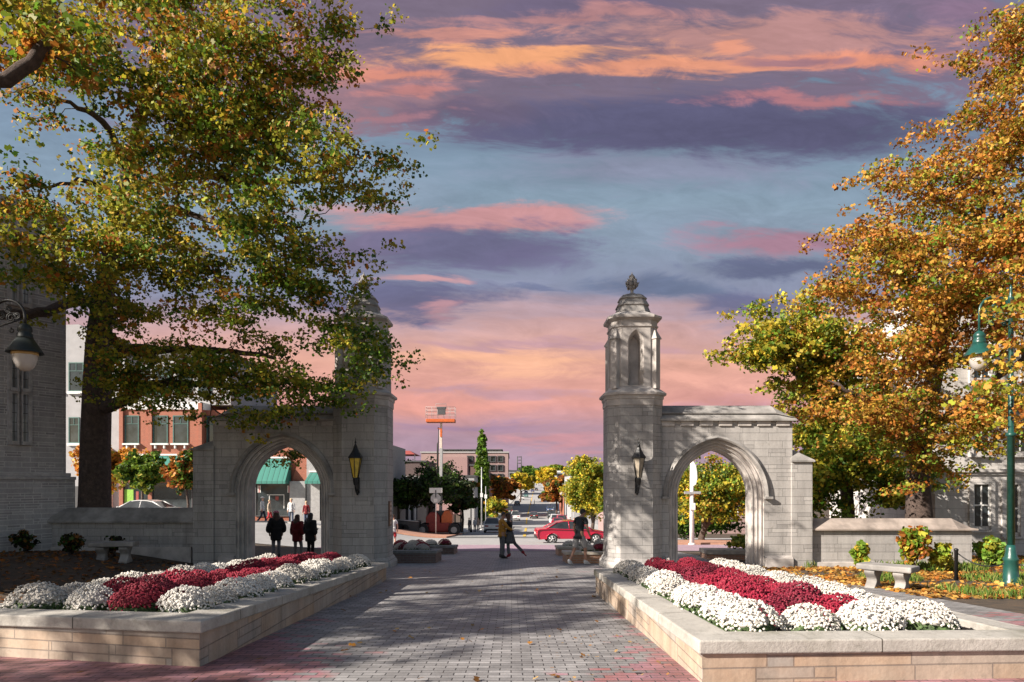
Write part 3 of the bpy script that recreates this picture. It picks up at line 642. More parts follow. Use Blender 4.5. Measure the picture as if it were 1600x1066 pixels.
# ------------------------------------------------------------------ stone planters and mums
def planter(name, label, poly, h, cap, wall, capm, wallm, soil=True, wt=.34, capt=.115, grp=None):
    cxy = (sum(p[0] for p in poly)/4, sum(p[1] for p in poly)/4)
    r = thing(name, label, 'planter', (*cxy, G(*cxy)), world=True, group=grp)
    top = [G(*p)+hh for p, hh in zip(poly, h)]
    def ring(b, o, i, zo0, zo1, zi0, zi1):
        n = len(o)
        b.loft([[(*p, z) for p, z in zip(o, zo0)], [(*p, z) for p, z in zip(o, zo1)], [(*p, z) for p, z in zip(i, zi1)], [(*p, z) for p, z in zip(i, zi0)]], False, False)
        b.f += [(len(b.v)-4*n+j, len(b.v)-4*n+(j+1) % n, len(b.v)-n+(j+1) % n, len(b.v)-n+j) for j in range(n)]; b.sm += [False]*n
    b = MB(); o = inset(poly, .035); i = inset(poly, wt-.04); bz = [G(*p)-.2 for p in poly]; tz = [t-capt for t in top]
    ring(b, o, i, bz, tz, bz, tz); b.build('wall', wallm, r, .008)
    b = MB(); o = poly; i = inset(poly, wt); ring(b, o, i, [t-capt for t in top], top, [t-capt for t in top], top); b.build('coping', capm, r, .014)
    b = MB(); i = inset(poly, wt-.02); b.loft([[(*p, t-.5) for p, t in zip(i, top)], [(*p, t-.07) for p, t in zip(i, top)]]); b.build('soil', SOIL, r)
    return r
LP = [(-5.75, 6.95), (-2.83, 6.30), (-2.83, 15.8), (-5.75, 15.9)]
RP = [(1.53, 5.66), (4.78, 5.88), (4.78, 14.6), (1.53, 12.95)]
planter('stone_planter', 'long stone planter of mums with its walk side in shade, on the maple side', LP, [.43, .437, .42, .42], 0, 0, CAP, PLANTW)
planter('stone_planter', 'long bright stone planter of mums on the sunny side of the walk', RP, [.37, .36, .46, .46], 0, 0, CAP, PLANTW)
def mum_protos():
    out = {}
    T8 = [(math.cos(2*PI*k/7), math.sin(2*PI*k/7)) for k in range(7)]
    for cname, pm in (('white', WPET), ('crimson', RPET), ('maroon', MPET)):
        for var in range(3):
            rg = random.Random(len(cname)*10+var)
            b = MB(); n = 1050
            lobes = [(rg.uniform(0, 2*PI), rg.uniform(.05, .12)) for _ in range(4)]
            gap = rg.uniform(0, 2*PI)
            for i in range(n):
                zf = 1-(i+.5)/n*1.14; a = i*2.39996+rg.uniform(-.25,.25); zf = min(1, max(-.14, zf+rg.uniform(-.03,.03)))
                low = .16+.16*max(0, math.cos(a-gap))+.06*math.sin(3*a)
                if zf < low and rg.random() < .8: continue
                if zf < low+.22 and rg.random() < .3: continue
                if rg.random() < .10: continue
                rr = math.sqrt(max(0, 1-zf*zf)); bump = 1+sum(w*math.cos(a-p) for p, w in lobes)*rr*.7+.03*math.sin(9*a+7*zf)+rg.uniform(-.05,.06)
                nrm = Vector((rr*math.cos(a), rr*math.sin(a), zf*1.0+.25)).normalized()
                nrm = (nrm+Vector((rg.uniform(-.6,.6),rg.uniform(-.6,.6),rg.uniform(-.3,.4)))).normalized()
                p = Vector((.32*rr*math.cos(a)*bump, .32*rr*math.sin(a)*bump, .05+.29*max(zf,-.1)*bump))
                u = nrm.orthogonal().normalized(); v = nrm.cross(u); s = rg.uniform(.0135,.020)
                R2 = [p+(u*cxk+v*sxk)*s*.5+nrm*.006 for cxk, sxk in T8]; R1 = []
                for k, (cxk, sxk) in enumerate(T8):
                    f = s*(1 if k % 2 else .84); R1.append(p+(u*cxk+v*sxk)*f-nrm*.006)
                b.add(R2+R1, [tuple(range(7))]+[(k,7+k,7+(k+1)%7,(k+1)%7) for k in range(7)])
            b.lathe([(.225,.125),(.232,.16),(.19,.22),(.10,.265),(.02,.28)], n=14)
            root = thing('mum_mound', cname, 'flower', (0,-500,0))
            b.build('blossoms', pm, root)
            b = MB(); b.lathe([(.20,-.08),(.25,.0),(.268,.08),(.25,.12)], n=14)
            for i in range(330):
                a = rg.uniform(0, 2*PI); zf = rg.uniform(-.05,.5); rr = math.sqrt(max(0,1-zf*zf)); p = Vector((.305*rr*math.cos(a), .305*rr*math.sin(a), .02+.27*zf))
                nrm = Vector((math.cos(a)+rg.uniform(-.5,.5), math.sin(a)+rg.uniform(-.5,.5), rg.uniform(0,.9))).normalized(); u = nrm.orthogonal().normalized(); v = nrm.cross(u); s = rg.uniform(.015,.032)
                b.add([p-u*s*.5, p+v*s*1.1, p+u*s*.5, p-v*s*1.1], [(0,1,2,3)])
            b.build('foliage', MLEAF, root)
            out[(cname, var)] = root
    return out
PROTO = mum_protos(); USED = set()
def mum(color, x, y, z, label, group, s=1.0):
    v = random.randrange(3); p = PROTO[(color, v)]; rz = random.uniform(0, 6.28); sc = (s*random.uniform(.92,1.08), s*random.uniform(.92,1.08), s*random.uniform(.9,1.1))
    if (color, v) not in USED:
        USED.add((color, v)); p.location = (x,y,z); p.rotation_euler = (0,0,rz); p.scale = sc; p['label'] = label; p['group'] = group
        KIDS[p.name] = [(c, list(c.children)) for c in p.children]; return p
    return copy_thing(p, (x,y,z), rz, label, sc, group)
def rows(poly, xs, cols, step, y0f, yend, h0, pname, gname, firstwhite):
    nm = ['walk-side row', 'second row', 'third row', 'outer row']
    for ri, (x, c) in enumerate(zip(xs, cols)):
        y = y0f(x); k = 0
        while y < yend(x):
            col = c
            if k == 0 and firstwhite[ri]: col = 'white'
            if col == 'crimson' and (k*7+ri*3) % 5 == 0: col = 'maroon'
            z = G(x, y)+h0(y)-.075; s = random.uniform(.78, .95)
            cw = {'white': 'white', 'crimson': 'crimson', 'maroon': 'maroon'}[col]
            mum(col, x+random.uniform(-.05,.05), y+random.uniform(-.05,.05), z, f'{cw} mum mound, {ORD[k]} from near end, {nm[ri]}, {pname}', gname, s)
            y += step*random.uniform(.94, 1.06); k += 1
rows(LP, [-3.32, -3.92, -4.52, -5.12], ['white','crimson','crimson','white'], .66, lambda x: 6.95+(-2.83-x)*.2226+.02, lambda x: 15.3, lambda y: .435, 'shaded-side planter', 'mums in the planter on the shaded side of the walk', [1,0,1,1])
rows(RP, [2.10, 2.69, 3.28, 3.90], ['white','crimson','crimson','white'], .66, lambda x: 6.27+(x-1.53)*.07, lambda x: 12.6+(x-1.8)*.45, lambda y: .36+.012*(y-5.6), 'sunny-side planter', 'mums in the planter on the sunny side of the walk', [1,1,1,1])
# small brick planters by the street
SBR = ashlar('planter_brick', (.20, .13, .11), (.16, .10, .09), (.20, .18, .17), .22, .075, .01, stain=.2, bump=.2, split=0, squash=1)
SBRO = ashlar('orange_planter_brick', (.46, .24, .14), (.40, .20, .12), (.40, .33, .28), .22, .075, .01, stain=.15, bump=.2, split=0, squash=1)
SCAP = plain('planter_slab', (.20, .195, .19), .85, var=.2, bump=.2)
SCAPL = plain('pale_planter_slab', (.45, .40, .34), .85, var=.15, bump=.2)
def small_planter(label, x0, x1, y0, y1, h, wm, cm, plants, pn, s):
    planter('brick_planter', label, [(x0,y0),(x1,y0),(x1,y1),(x0,y1)], [h]*4, 0, 0, cm, wm, wt=.24, capt=.1, grp='brick planters by the street')
    for i, (c, fx, fy) in enumerate(plants):
        x = x0+(x1-x0)*fx; y = y0+(y1-y0)*fy
        mum(c, x, y, G(x,y)+h-.06, f'{c} mum mound in the {pn}, ' + ('nearest the walk' if i == 0 else f'{ORD[i]} one'), 'mums in the brick planters', s*.84)
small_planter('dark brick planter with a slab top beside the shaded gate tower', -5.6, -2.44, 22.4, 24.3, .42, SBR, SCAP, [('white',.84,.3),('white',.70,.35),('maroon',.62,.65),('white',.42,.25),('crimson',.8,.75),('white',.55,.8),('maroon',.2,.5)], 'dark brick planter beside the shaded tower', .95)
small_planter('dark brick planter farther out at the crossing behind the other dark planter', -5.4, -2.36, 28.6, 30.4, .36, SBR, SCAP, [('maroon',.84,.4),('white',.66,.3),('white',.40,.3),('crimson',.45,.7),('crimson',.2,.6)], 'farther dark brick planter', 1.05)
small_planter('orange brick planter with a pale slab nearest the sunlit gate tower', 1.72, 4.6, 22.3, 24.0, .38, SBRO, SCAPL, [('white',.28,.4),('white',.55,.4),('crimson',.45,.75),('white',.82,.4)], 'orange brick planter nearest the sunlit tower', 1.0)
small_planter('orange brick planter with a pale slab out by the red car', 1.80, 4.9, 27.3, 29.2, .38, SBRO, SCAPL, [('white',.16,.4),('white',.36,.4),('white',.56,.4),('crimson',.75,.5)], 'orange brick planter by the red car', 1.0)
# long planter seen through the sunny arch
planter('brick_planter', 'long red and white brick planter of shrubs seen through the sunlit arch', [(6.9,24.6),(11.4,23.4),(11.8,25.4),(7.2,26.6)], [.36,.36,.36,.36], 0, 0, SCAPL, SBRO, wt=.3, capt=.16, grp='brick planters by the street')
# benches
def bench(label, x, y, rz, mat, s=1.0):
    r = thing('stone_bench', label, 'bench', (x, y, G(x,y)), rz)
    b = MB(); b.box(-.52*s,.52*s,-.25*s,.25*s,.37*s,.49*s); b.build('seat', mat, r, .03)
    for sx in (-1, 1):
        b = MB(); P = []
        for i in range(13):
            t = i/12; yy = .15+.065*math.cos(t*PI*2+.4); P.append((yy*s, t*.36*s))
        pr = [(-.21*s,-.05*s)]+[(-a, z) for a, z in P]+[(a, z) for a, z in P[::-1]]+[(.21*s,-.05*s)]
        ww = .10*s
        b.loft([[(sx*.27*s-ww, a, z) for a, z in pr], [(sx*.27*s+ww, a, z) for a, z in pr]]); b.build('leg', mat, r, .012)
    return r
bench('pale stone bench with curved supports in front of the sunlit garden wall', 7.55, 13.9, -.85, LIMED, 1.0)
bench('dark stone bench in the shade beside the mums and below the dark garden wall', XD(178,18.4), 18.4, .2, LIMED, 1.05)
# ------------------------------------------------------------------ trees
def grow(trunk, targets, rtip=.012, expo=2.2, seed=0):
    # connect every leaf cluster to the nearest part of the skeleton, then thicken by what each piece carries
    rg = np.random.default_rng(seed)
    P = [np.array(p[:3], float) for p in trunk['pts']]; par = list(trunk['par']); fix = list(trunk['rad'])
    root = P[0]; T = np.array(targets)
    order = np.argsort(np.linalg.norm(T-np.array(trunk['hub']), axis=1))
    A = np.zeros((len(P)+len(T)*3, 3)); A[:len(P)] = P; n = len(P); ok = np.ones(len(A), bool); ok[:trunk.get('skip', 1)] = False
    for i in order:
        t = T[i]; d = np.linalg.norm(A[:n]-t, axis=1)+np.where(A[:n, 2] > t[2]+.4, .5*(A[:n, 2]-t[2]), 0); d[~ok[:n]] = 1e9
        j = int(np.argmin(d)); L = d[j]; k = 2 if L > 1.2 else 1; prev = j
        for q in range(1, k+1):
            f = q/(k+1); m = A[j]*(1-f)+t*f+rg.normal(0, .07*L, 3)*1.0+np.array([0,0,.09*L*math.sin(PI*f)])
            A[n] = m; par.append(prev); fix.append(0); prev = n; n += 1
        A[n] = t; par.append(prev); fix.append(0); n += 1
    cnt = np.zeros(n); leaf = np.ones(n, bool)
    for i in range(n):
        if par[i] >= 0: leaf[par[i]] = False
    cnt[leaf] = 1
    for i in range(n-1, -1, -1):
        if par[i] >= 0: cnt[par[i]] += cnt[i]
    rad = rtip*np.maximum(cnt, 1)**(1/expo)
    for i in range(n-1, -1, -1): pass
    for i in range(n):
        if fix[i] > 0: rad[i] = fix[i]
        elif par[i] >= 0: rad[i] = min(rad[i], rad[par[i]]*.85)
    return A[:n], par, rad
def skel_mesh(b, A, par, rad, n=6, trunk_n=0):
    kids = {}
    for i, p in enumerate(par):
        if p >= 0: kids.setdefault(p, []).append(i)
    seen = set(); stack = [0]; starts = [(None, 0)]
    while starts:
        p0, i = starts.pop(); ch = [i] if p0 is None else [p0, i]
        while i in kids:
            ks = sorted(kids[i], key=lambda k: -rad[k]); 
            for k in ks[1:]: starts.append((i, k))
            i = ks[0]; ch.append(i)
        if len(ch) < 2: continue
        pts = [A[k] for k in ch]; rr = [rad[k] for k in ch]
        if p0 is not None: rr[0] = min(rr[0], rr[1]*1.25)
        b.tube(pts, rr, 10 if max(rr) > .1 else (6 if max(rr) > .03 else 4))
TEMPL = {8: np.array([(0,-.5),(.42,-.32),(.25,-.02),(.46,.28),(0,.55),(-.46,.28),(-.25,-.02),(-.42,-.32)]), 4: np.array([(0,-.5),(.38,0),(0,.5),(-.38,0)]), 5: np.array([(0,-.5),(.42,-.1),(.25,.45),(-.25,.45),(-.42,-.1)])}
def leaf_mesh(name, C, size, per, spread, tint, parent, loc, nv=8, seed=0, droop=.5, edge=None):
    rg = np.random.default_rng(seed); C = np.asarray(C); N = len(C)*per
    cen = np.repeat(C, per, 0)
    u = rg.normal(size=(N, 3)); u /= np.linalg.norm(u, axis=1)[:, None]; rr = rg.random(N)**(1/2.2)
    off = u*rr[:, None]*np.array(spread)*rg.uniform(.75, 1.25, (len(C), 1)).repeat(per, 0)
    off[:, 2] -= droop*.25*(off[:, 0]**2+off[:, 1]**2)/max(spread[0], .01)
    pos = cen+off
    nrm = rg.normal(size=(N, 3))*.8+np.array([0, 0, .55])+u*.45; nrm /= np.linalg.norm(nrm, axis=1)[:, None]
    a = rg.normal(size=(N, 3)); a -= nrm*(a*nrm).sum(1)[:, None]; a /= np.linalg.norm(a, axis=1)[:, None]; bb = np.cross(nrm, a)
    s = size*np.exp(rg.normal(-.08, .30, N)).clip(.4, 1.6); T = TEMPL[nv]
    V = pos[:, None, :]+(a[:, None, :]*T[None, :, :1]+bb[:, None, :]*T[None, :, 1:]+nrm[:, None, :]*(np.abs(T[None, :, :1])*.22-.1*T[None, :, 1:]**2))*s[:, None, None]
    V = V.reshape(-1, 3)-np.array(loc)
    me = bpy.data.meshes.new(name)
    me.vertices.add(N*nv); me.vertices.foreach_set('co', V.astype(np.float32).ravel())
    me.loops.add(N*nv); me.loops.foreach_set('vertex_index', np.arange(N*nv, dtype=np.int32))
    me.polygons.add(N); me.polygons.foreach_set('loop_start', np.arange(0, N*nv, nv, dtype=np.int32))
    try: me.polygons.foreach_set('loop_total', np.full(N, nv, dtype=np.int32))
    except Exception: pass
    me.update(calc_edges=True)
    at = me.attributes.new('leaf_tint', 'FLOAT_COLOR', 'FACE')
    col = np.ones((N, 4), np.float32); col[:, :3] = tint(cen, pos, rg, per); at.data.foreach_set('color', col.ravel())
    me.materials.append(LEAF); o = bpy.data.objects.new(name, me); COL.objects.link(o); o.parent = parent
    return o
def palette(cols, wts, bias=None, jit=.22):
    cols = np.array(cols); wts = np.array(wts, float)
    def f(cen, pos, rg, per):
        n = len(cen)//per; N = len(cen)
        w = np.tile(wts, (n, 1))
        if bias is not None: w = w*bias(cen[::per])
        w /= w.sum(1, keepdims=True); cw = np.cumsum(w, 1)
        main = (rg.random(n)[:, None] > cw).sum(1).clip(0, len(wts)-1)
        m = np.repeat(main, per); own = (rg.random(N)[:, None] > np.repeat(cw, per, 0)).sum(1).clip(0, len(wts)-1)
        pick = np.where(rg.random(N) < .6, m, own)
        return np.clip(cols[pick]*np.exp(rg.normal(0, jit, (N, 1)))*np.exp(rg.normal(0, .08, (N, 3))), 0, .9)
    return f
GRN, DGRN, OLV, YLO, ORG, RUST, BRN, YEL2 = (.13,.21,.022), (.05,.10,.015), (.28,.27,.03), (.48,.38,.04), (.46,.20,.035), (.33,.11,.022), (.18,.08,.02), (.62,.46,.035)
def clusters(blobs, n, seed, shell=.55, clump=0, cs=.5):
    rg = np.random.default_rng(seed)
    if clump:
        C = clusters(blobs, max(8, n//clump), seed+99, .35)
        return (np.repeat(C, clump, 0)+rg.normal(size=(len(C)*clump, 3))*np.array([cs, cs, cs*.42])*rg.uniform(.6, 1.3, (len(C), 1)).repeat(clump, 0))
    rg = np.random.default_rng(seed); B = []; W = []
    for bl in blobs:
        c = np.array(bl[0], float); r = np.array(bl[1], float); B.append((c, r)); W.append((bl[2] if len(bl) > 2 else 1)*np.prod(r)**(2/3.))
    W = np.array(W); W /= W.sum(); out = []
    for (c, r), w in zip(B, W):
        k = max(2, int(round(n*w))); u = rg.normal(size=(k, 3)); u /= np.linalg.norm(u, axis=1)[:, None]
        q = (shell+(1-shell)*rg.random(k))*rg.random(k)**.18; out.append(c+u*q[:, None]*r)
    return np.concatenate(out)
def smooth_limb(L, seed):
    if len(L) < 3: return L
    Q = [np.array(p, float) for p in L]; Q = [2*Q[0]-Q[1]]+Q+[2*Q[-1]-Q[-2]]; out = []; rg = np.random.default_rng(seed+len(L))
    for i in range(1, len(Q)-2):
        a, b, c, d = Q[i-1:i+3]
        for k in range(4):
            t = k/4; p = .5*((2*b)+(c-a)*t+(2*a-5*b+4*c-d)*t*t+(3*b-a-3*c+d)*t**3); p[3] = b[3]*(1-t)+c[3]*t
            if k: p[:3] += rg.normal(0, .035, 3)
            out.append(tuple(p))
    return out+[tuple(Q[-2])]
def tree(name, label, base, trunk, blobs, n, per, size, spread, tint, seed, group=None, nv=8, skip=2, rtip=.012, bark=BARK, limbs=(), droop=.5, shell=.55, cat='tree', clump=0, cs=.5):
    # trunk / limbs: lists of (x,y,z,radius); a limb starts at the nearest trunk point
    r = thing(name, label, cat, base, 0, group, world=True)
    P = []; par = []; rad = []
    for i, p in enumerate(trunk): P.append(p[:3]); par.append(i-1); rad.append(p[3])
    for L in limbs:
        L = smooth_limb(L, seed)
        d = [np.linalg.norm(np.array(q)-np.array(L[0][:3])) for q in P[:]]; j = int(np.argmin(d))
        for p in L: P.append(p[:3]); par.append(j); rad.append(p[3]); j = len(P)-1
    C = clusters(blobs, n, seed, shell, clump, cs)
    hub = trunk[min(len(trunk)-1, max(1, len(trunk)//2))][:3]
    A, pr, rd = grow(dict(pts=P, par=par, rad=rad, hub=hub, skip=skip), C, rtip, seed=seed)
    b = MB(); skel_mesh(b, A, pr, rd); b.build('trunk', bark, r)
    leaf_mesh('crown', C, size, per, spread, tint, r, base, nv, seed, droop)
    return r
def pblob(px, py, d, rx, ry, rd, w=1): c = PT(px, py, d); return (tuple(c), (rx/FPX*d, rd, ry/FPX*d), w)
def pl3(px, py, d, r): c = PT(px, py, d); return (c.x, c.y, c.z, r)
# the big maple over the shaded gate
mb = [pblob(*a) for a in [(300,90,16.0,190,130,2.9),(110,70,15.0,150,100,2.2,.9),(430,130,16.6,95,100,2.0),(500,235,15.4,80,55,1.6,1.1),(330,250,16.8,170,80,2.6),(205,270,16.8,80,60,2.2,.6),(25,310,14.8,65,65,1.6,.7),(230,360,16.4,160,75,3),(410,345,16,100,75,2.4),
      (470,440,17.4,90,70,2),(370,480,18,120,50,2.4,.8),(190,475,19,110,45,2.4,.8),(540,535,18.2,62,70,1.5),(470,590,18.4,95,55,2),(350,590,18.8,110,55,2.4),(235,570,19.4,80,50,2,.9),(100,430,19,70,40,1.6,.9),(30,385,15,65,50,1.6,.9),(440,712,23.6,38,20,.5,.5),
      (555,300,17.3,42,40,1.0),(590,245,17.2,30,38,.7),(500,110,17,50,45,1.1,.6),(560,60,17,40,10,.5,.5),(410,650,18.6,70,24,1.0,.8),(585,582,18.2,22,22,.6),(255,612,19.6,95,34,1.6,1.1),(30,160,17,38,20,.8,1.2),(70,135,17.2,45,16,.6,1.0),(30,285,17,35,22,.8,1.0),(190,585,20,55,36,1.2,.8),(25,25,15.2,85,55,1.6,.9),(160,10,15.6,60,50,1.5,.7),(250,-100,17,270,110,4),(440,40,17,80,60,1.6,.5),(560,430,17.6,25,50,.8,.6),
      (350,180,16.5,150,70,2.5),(260,420,17.5,120,50,2.,.7)]]
tr = [pl3(147,812,21.5,.56), pl3(148,790,21.5,.47), pl3(149,700,21.5,.435), pl3(152,600,21.4,.41), pl3(154,540,21.3,.37), pl3(160,470,21,.30), pl3(175,390,20.5,.25), pl3(190,310,20,.22), pl3(212,220,19.2,.18), pl3(235,120,18.4,.13), pl3(250,20,17.8,.09)]
limbs = [[pl3(162,575,21.2,.17), pl3(200,545,20.8,.14), pl3(270,545,20,.11), pl3(340,548,19.2,.085), pl3(430,560,18.6,.05)],
         [pl3(160,640,21.3,.20), pl3(200,622,20.8,.17), pl3(240,600,20.2,.13), pl3(300,600,19.4,.09), pl3(400,610,18.8,.05)],
         [pl3(148,470,21.0,.17), pl3(112,472,20.2,.155), pl3(60,488,18.6,.135), pl3(-20,492,16.8,.115), pl3(-120,470,15,.08)],
         [pl3(168,430,20.8,.16), pl3(230,400,20,.13), pl3(270,385,19.4,.10), pl3(330,400,18.6,.07)],
         [pl3(195,300,19.9,.14), pl3(250,278,19,.115), pl3(330,275,18.2,.095), pl3(420,285,17.6,.07), pl3(500,275,17.2,.045), pl3(560,240,17.2,.02)],
         [pl3(190,310,20,.10), pl3(140,285,19,.07), pl3(80,292,18,.035), pl3(20,285,17,.01)],
         [pl3(200,270,19.6,.12), pl3(160,190,18.4,.085), pl3(110,160,17.6,.05), pl3(55,145,17,.025), pl3(5,150,16.6,.008)],
         [pl3(222,180,19,.10), pl3(300,70,17.6,.08), pl3(400,65,17.2,.055), pl3(500,62,17,.025), pl3(575,45,17,.008)],
         [pl3(182,360,20.3,.12), pl3(260,330,19,.09), pl3(380,360,17.8,.06), pl3(470,355,17.3,.03)]]
def mapbias(c):
    k = ss(-8, -3, c[:, 0])*ss(9, 4, c[:, 2]); t = ss(6, 12, c[:, 2])
    return np.stack([.5+1.6*k, .7+.9*k, 1+0*k, 1-.5*k+.2*t, .5+.9*t-.3*k, .4+.8*t], 1)
maple = tree('maple_tree', 'big maple turning green to orange, its dark trunk behind the dark garden wall', (tr[0][0], tr[0][1], G(tr[0][0], tr[0][1])), [(tr[0][0], tr[0][1], G(tr[0][0],tr[0][1])-.3, .7)]+tr, mb, 2300, 40, .086, (.40,.40,.18),
     palette([GRN, DGRN, OLV, YLO, ORG, RUST], [1.5,.9,1.6,.42,.5,.2], mapbias), 5, limbs=limbs, skip=4, rtip=.0115, clump=7, cs=.50)
# a second maple by the hall, mostly outside the picture, that shades the walk
m2 = [((-13.6,4.2,9.0),(3.2,2.6,2.2)), ((-11.2,8.6,9.6),(2.2,2.2,1.5),.7), ((-15.5,1.4,8.4),(3.2,2.4,2.0)), ((-16.5,-1.5,8.0),(2.2,1.8,1.6),.8), ((-16,7,9.5),(2.6,2.6,2),.7),  pblob(30,40,12.2,80,60,1.3), pblob(90,90,12.6,45,40,1.0,.7)]
tree('maple_tree', 'olive leafed tree mostly outside the picture whose thick branch enters at upper left', (-14.2,6.6,G(-14.2,6.6)), [(-14.2,6.6,-.5,.45),(-14.2,6.6,1.5,.36),(-14.1,6.5,4,.32),(-13.9,6.4,6.5,.26),(-13.6,6.2,9,.14)], m2, 400, 34, .12, (.42,.42,.22),
     palette([GRN, OLV, YLO, ORG, RUST], [1,1.4,.6,.6,.4]), 9, limbs=[[(-14,6.5,5.5,.2),(-12.3,8.2,7.2,.17), (-10.6,10.4,7.9,.14), pl3(-20,125,12,.13), pl3(62,78,12.3,.11), pl3(85,20,12.4,.06)], [(-14,6.4,6,.15),(-15.5,8,8,.1)]], skip=3, rtip=.012, clump=6, cs=.55)
# orange maple by the lamp
ob = [pblob(*a) for a in [(1480,350,21.5,150,130,3.4),(1385,430,21,95,90,2.6),(1530,500,20.5,110,110,3),(1400,560,21.3,110,80,2.8),(1350,640,22,95,55,2.2),(1450,660,21.5,110,60,2.6),(1545,210,21.5,80,110,2.8),(1580,90,21.5,40,80,2,.55),(1340,375,21,50,40,1.6,.8),
      (1560,640,20,80,60,2),(1440,730,22.5,70,40,1.6,.8),(1690,350,21.5,150,220,3.6),(1590,180,20.5,50,120,2.2),(1595,60,20.5,55,90,2.0,.9),(1530,690,20.4,70,26,1.2,.8),(1600,420,19.5,50,120,2),(1420,300,21.4,60,60,1.6,.7),(1320,440,21,35,40,1.,.7),(1470,450,20.2,120,80,2),(1592,605,14.4,42,60,.45,2.2),(1590,470,14.4,36,50,.4,1.6)]]
ot = [pl3(1436,830,24,.50), pl3(1436,800,24,.42), pl3(1434,745,24,.38), pl3(1440,690,23.8,.33), pl3(1455,610,23.4,.28), pl3(1480,500,22.8,.22), pl3(1520,380,22.2,.17), pl3(1550,260,21.8,.11), pl3(1575,120,21.6,.05)]
ol = [[pl3(1437,720,23.9,.2), pl3(1400,680,23.4,.15), pl3(1350,630,22.6,.10), pl3(1310,600,22.2,.05)], [pl3(1470,540,23,.16), pl3(1420,450,22.2,.12), pl3(1380,390,21.6,.06)], [pl3(1500,440,22.5,.13), pl3(1570,330,21.6,.09), pl3(1500,260,21.5,.05)], [pl3(1443,680,23.8,.18), pl3(1520,620,22.6,.12), pl3(1600,560,21.6,.08)], [pl3(1530,350,22,.1), pl3(1440,300,21.6,.05)]]
def orb(c):
    k = ss(4, 1, c[:, 2]); return np.stack([.55+1.1*k, .6+.8*k, 1+0*k, 1.1-.2*k, 1+.1*k, .9-.3*k], 1)
tree('maple_tree', 'large orange and gold maple behind the sunlit garden wall', (ot[0][0], ot[0][1], G(ot[0][0], ot[0][1])), ot, ob, 2450, 34, .092, (.42,.42,.19), palette([GRN, OLV, (.46,.27,.045), ORG, RUST, BRN], [.9,1.5,1.5,1.0,.6,.6], orb), 13, limbs=ol, skip=4, rtip=.0115, clump=7, cs=.52)
# green and gold tree between arch and orange maple
gb = [pblob(*a) for a in [(1235,520,27,75,50,2.4),(1168,548,26.5,48,26,1.4),(1300,560,27,70,70,2.6),(1280,470,27,35,25,1.2,.7),(1300,690,27.5,70,80,3),(1370,740,27.5,70,60,2.6),(1250,600,27.5,40,50,1.8,.8),(1270,770,27.5,50,50,2),(1350,640,27.5,60,60,2)]]
gt = [pl3(1325,845,28.5,.3), pl3(1325,800,28.5,.26), pl3(1318,700,28.3,.22), pl3(1300,600,28,.16), pl3(1270,520,27.5,.09)]
def grb(c):
    k = ss(0, 5, c[:, 2]); return np.stack([1.4-.5*k, 1.3-1.0*k, 1+.2*k, .4+1.0*k, .2+.5*k], 1)
tree('maple_tree', 'green tree with golden tips reaching out above the sunlit arch coping', (gt[0][0], gt[0][1], G(gt[0][0], gt[0][1])), gt, gb, 1150, 40, .13, (.50,.50,.27), palette([GRN, DGRN, OLV, YLO, ORG], [1.2,.6,1.1,1,.3], grb), 17, limbs=[[pl3(1316,690,28.3,.14), pl3(1250,590,27.5,.1), pl3(1170,550,26.6,.04)], [pl3(1305,620,28,.12), pl3(1330,560,27.5,.07)]], skip=2, rtip=.009, clump=6, cs=.5)
# trees along and beside the street
def simple_tree(name, label, px, py, d, rx, ry, n, per, size, cols, wts, seed, trunk_r=.18, group=None, nv=5, sq=None, lumps=9, bark=BARK, tx=None, jit=.22, base_z=None):
    c = PT(px, py, d); RX, RZ = rx/FPX*d, ry/FPX*d; bx = XD(tx if tx is not None else px, d); base = (bx, d, G(bx, d)); r = random.Random(seed)
    bl = [((c.x,c.y,c.z),(RX*.72,RX*.72,RZ*.78),1.2)]
    for k in range(lumps):
        a = r.uniform(0, 2*PI); e = r.uniform(-.75,.8); q = .62
        bl.append(((c.x+RX*q*math.cos(a)*math.cos(e), c.y+RX*q*math.sin(a)*math.cos(e), c.z+RZ*q*math.sin(e)), (RX*.40,RX*.40,RZ*.34), 1))
    top = c.z+RZ*.4; z0 = base[2]
    tr_ = [(bx,d,z0-.2,trunk_r*1.3),(bx,d,z0+.3,trunk_r),(bx+.05*RX,d,(z0+c.z-RZ*.6)/2+.2,trunk_r*.9),(c.x,d,c.z-RZ*.3,trunk_r*.7),(c.x,d,top,trunk_r*.25)]
    return tree(name, label, base, tr_, bl, n, per, size, (RX*.13+.10,RX*.13+.10,RZ*.085+.06), palette(cols, wts, None, jit), seed, group, nv, 2, .012*max(1, d/60), bark, clump=4, cs=RX*.13+.08)
SG_ = 'trees lining the street'
simple_tree('street_tree', 'shade-darkened leafy tree behind the stop sign and the orange lift', 676,756,71, 66,50, 640,30,.22, [DGRN,(.02,.035,.012),(.05,.05,.02)], [1.2,1,.5], 21, .22, SG_, tx=668)  # leaf colours darkened in place of shade from the buildings
simple_tree('street_tree', 'narrow dark tree at the edge of the shaded gate tower beside the columned porch', 622,772,69, 22,34, 120,28,.34, [DGRN,(.02,.035,.012)], [1,1], 22, .15, SG_)
simple_tree('street_tree', 'dark tree half hidden behind the lift, next to the white globe lamps', 722,775,76, 28,36, 160,28,.36, [DGRN,(.03,.04,.015),BRN], [1.2,1,.2], 23, .15, SG_)
simple_tree('street_tree', 'small yellow tree at the kerb by the parked white SUV', 774,793,100, 21,18, 110,26,.42, [YLO,OLV,GRN,ORG], [1.3,1,.5,.4], 24, .12, SG_)
simple_tree('street_tree', 'rust brown round tree on the kerb below the tall green columnar tree', 786,764,165, 27,27, 240,26,.75, [RUST,ORG,BRN,DGRN], [1.1,1.1,.9,.6], 25, .25, SG_)
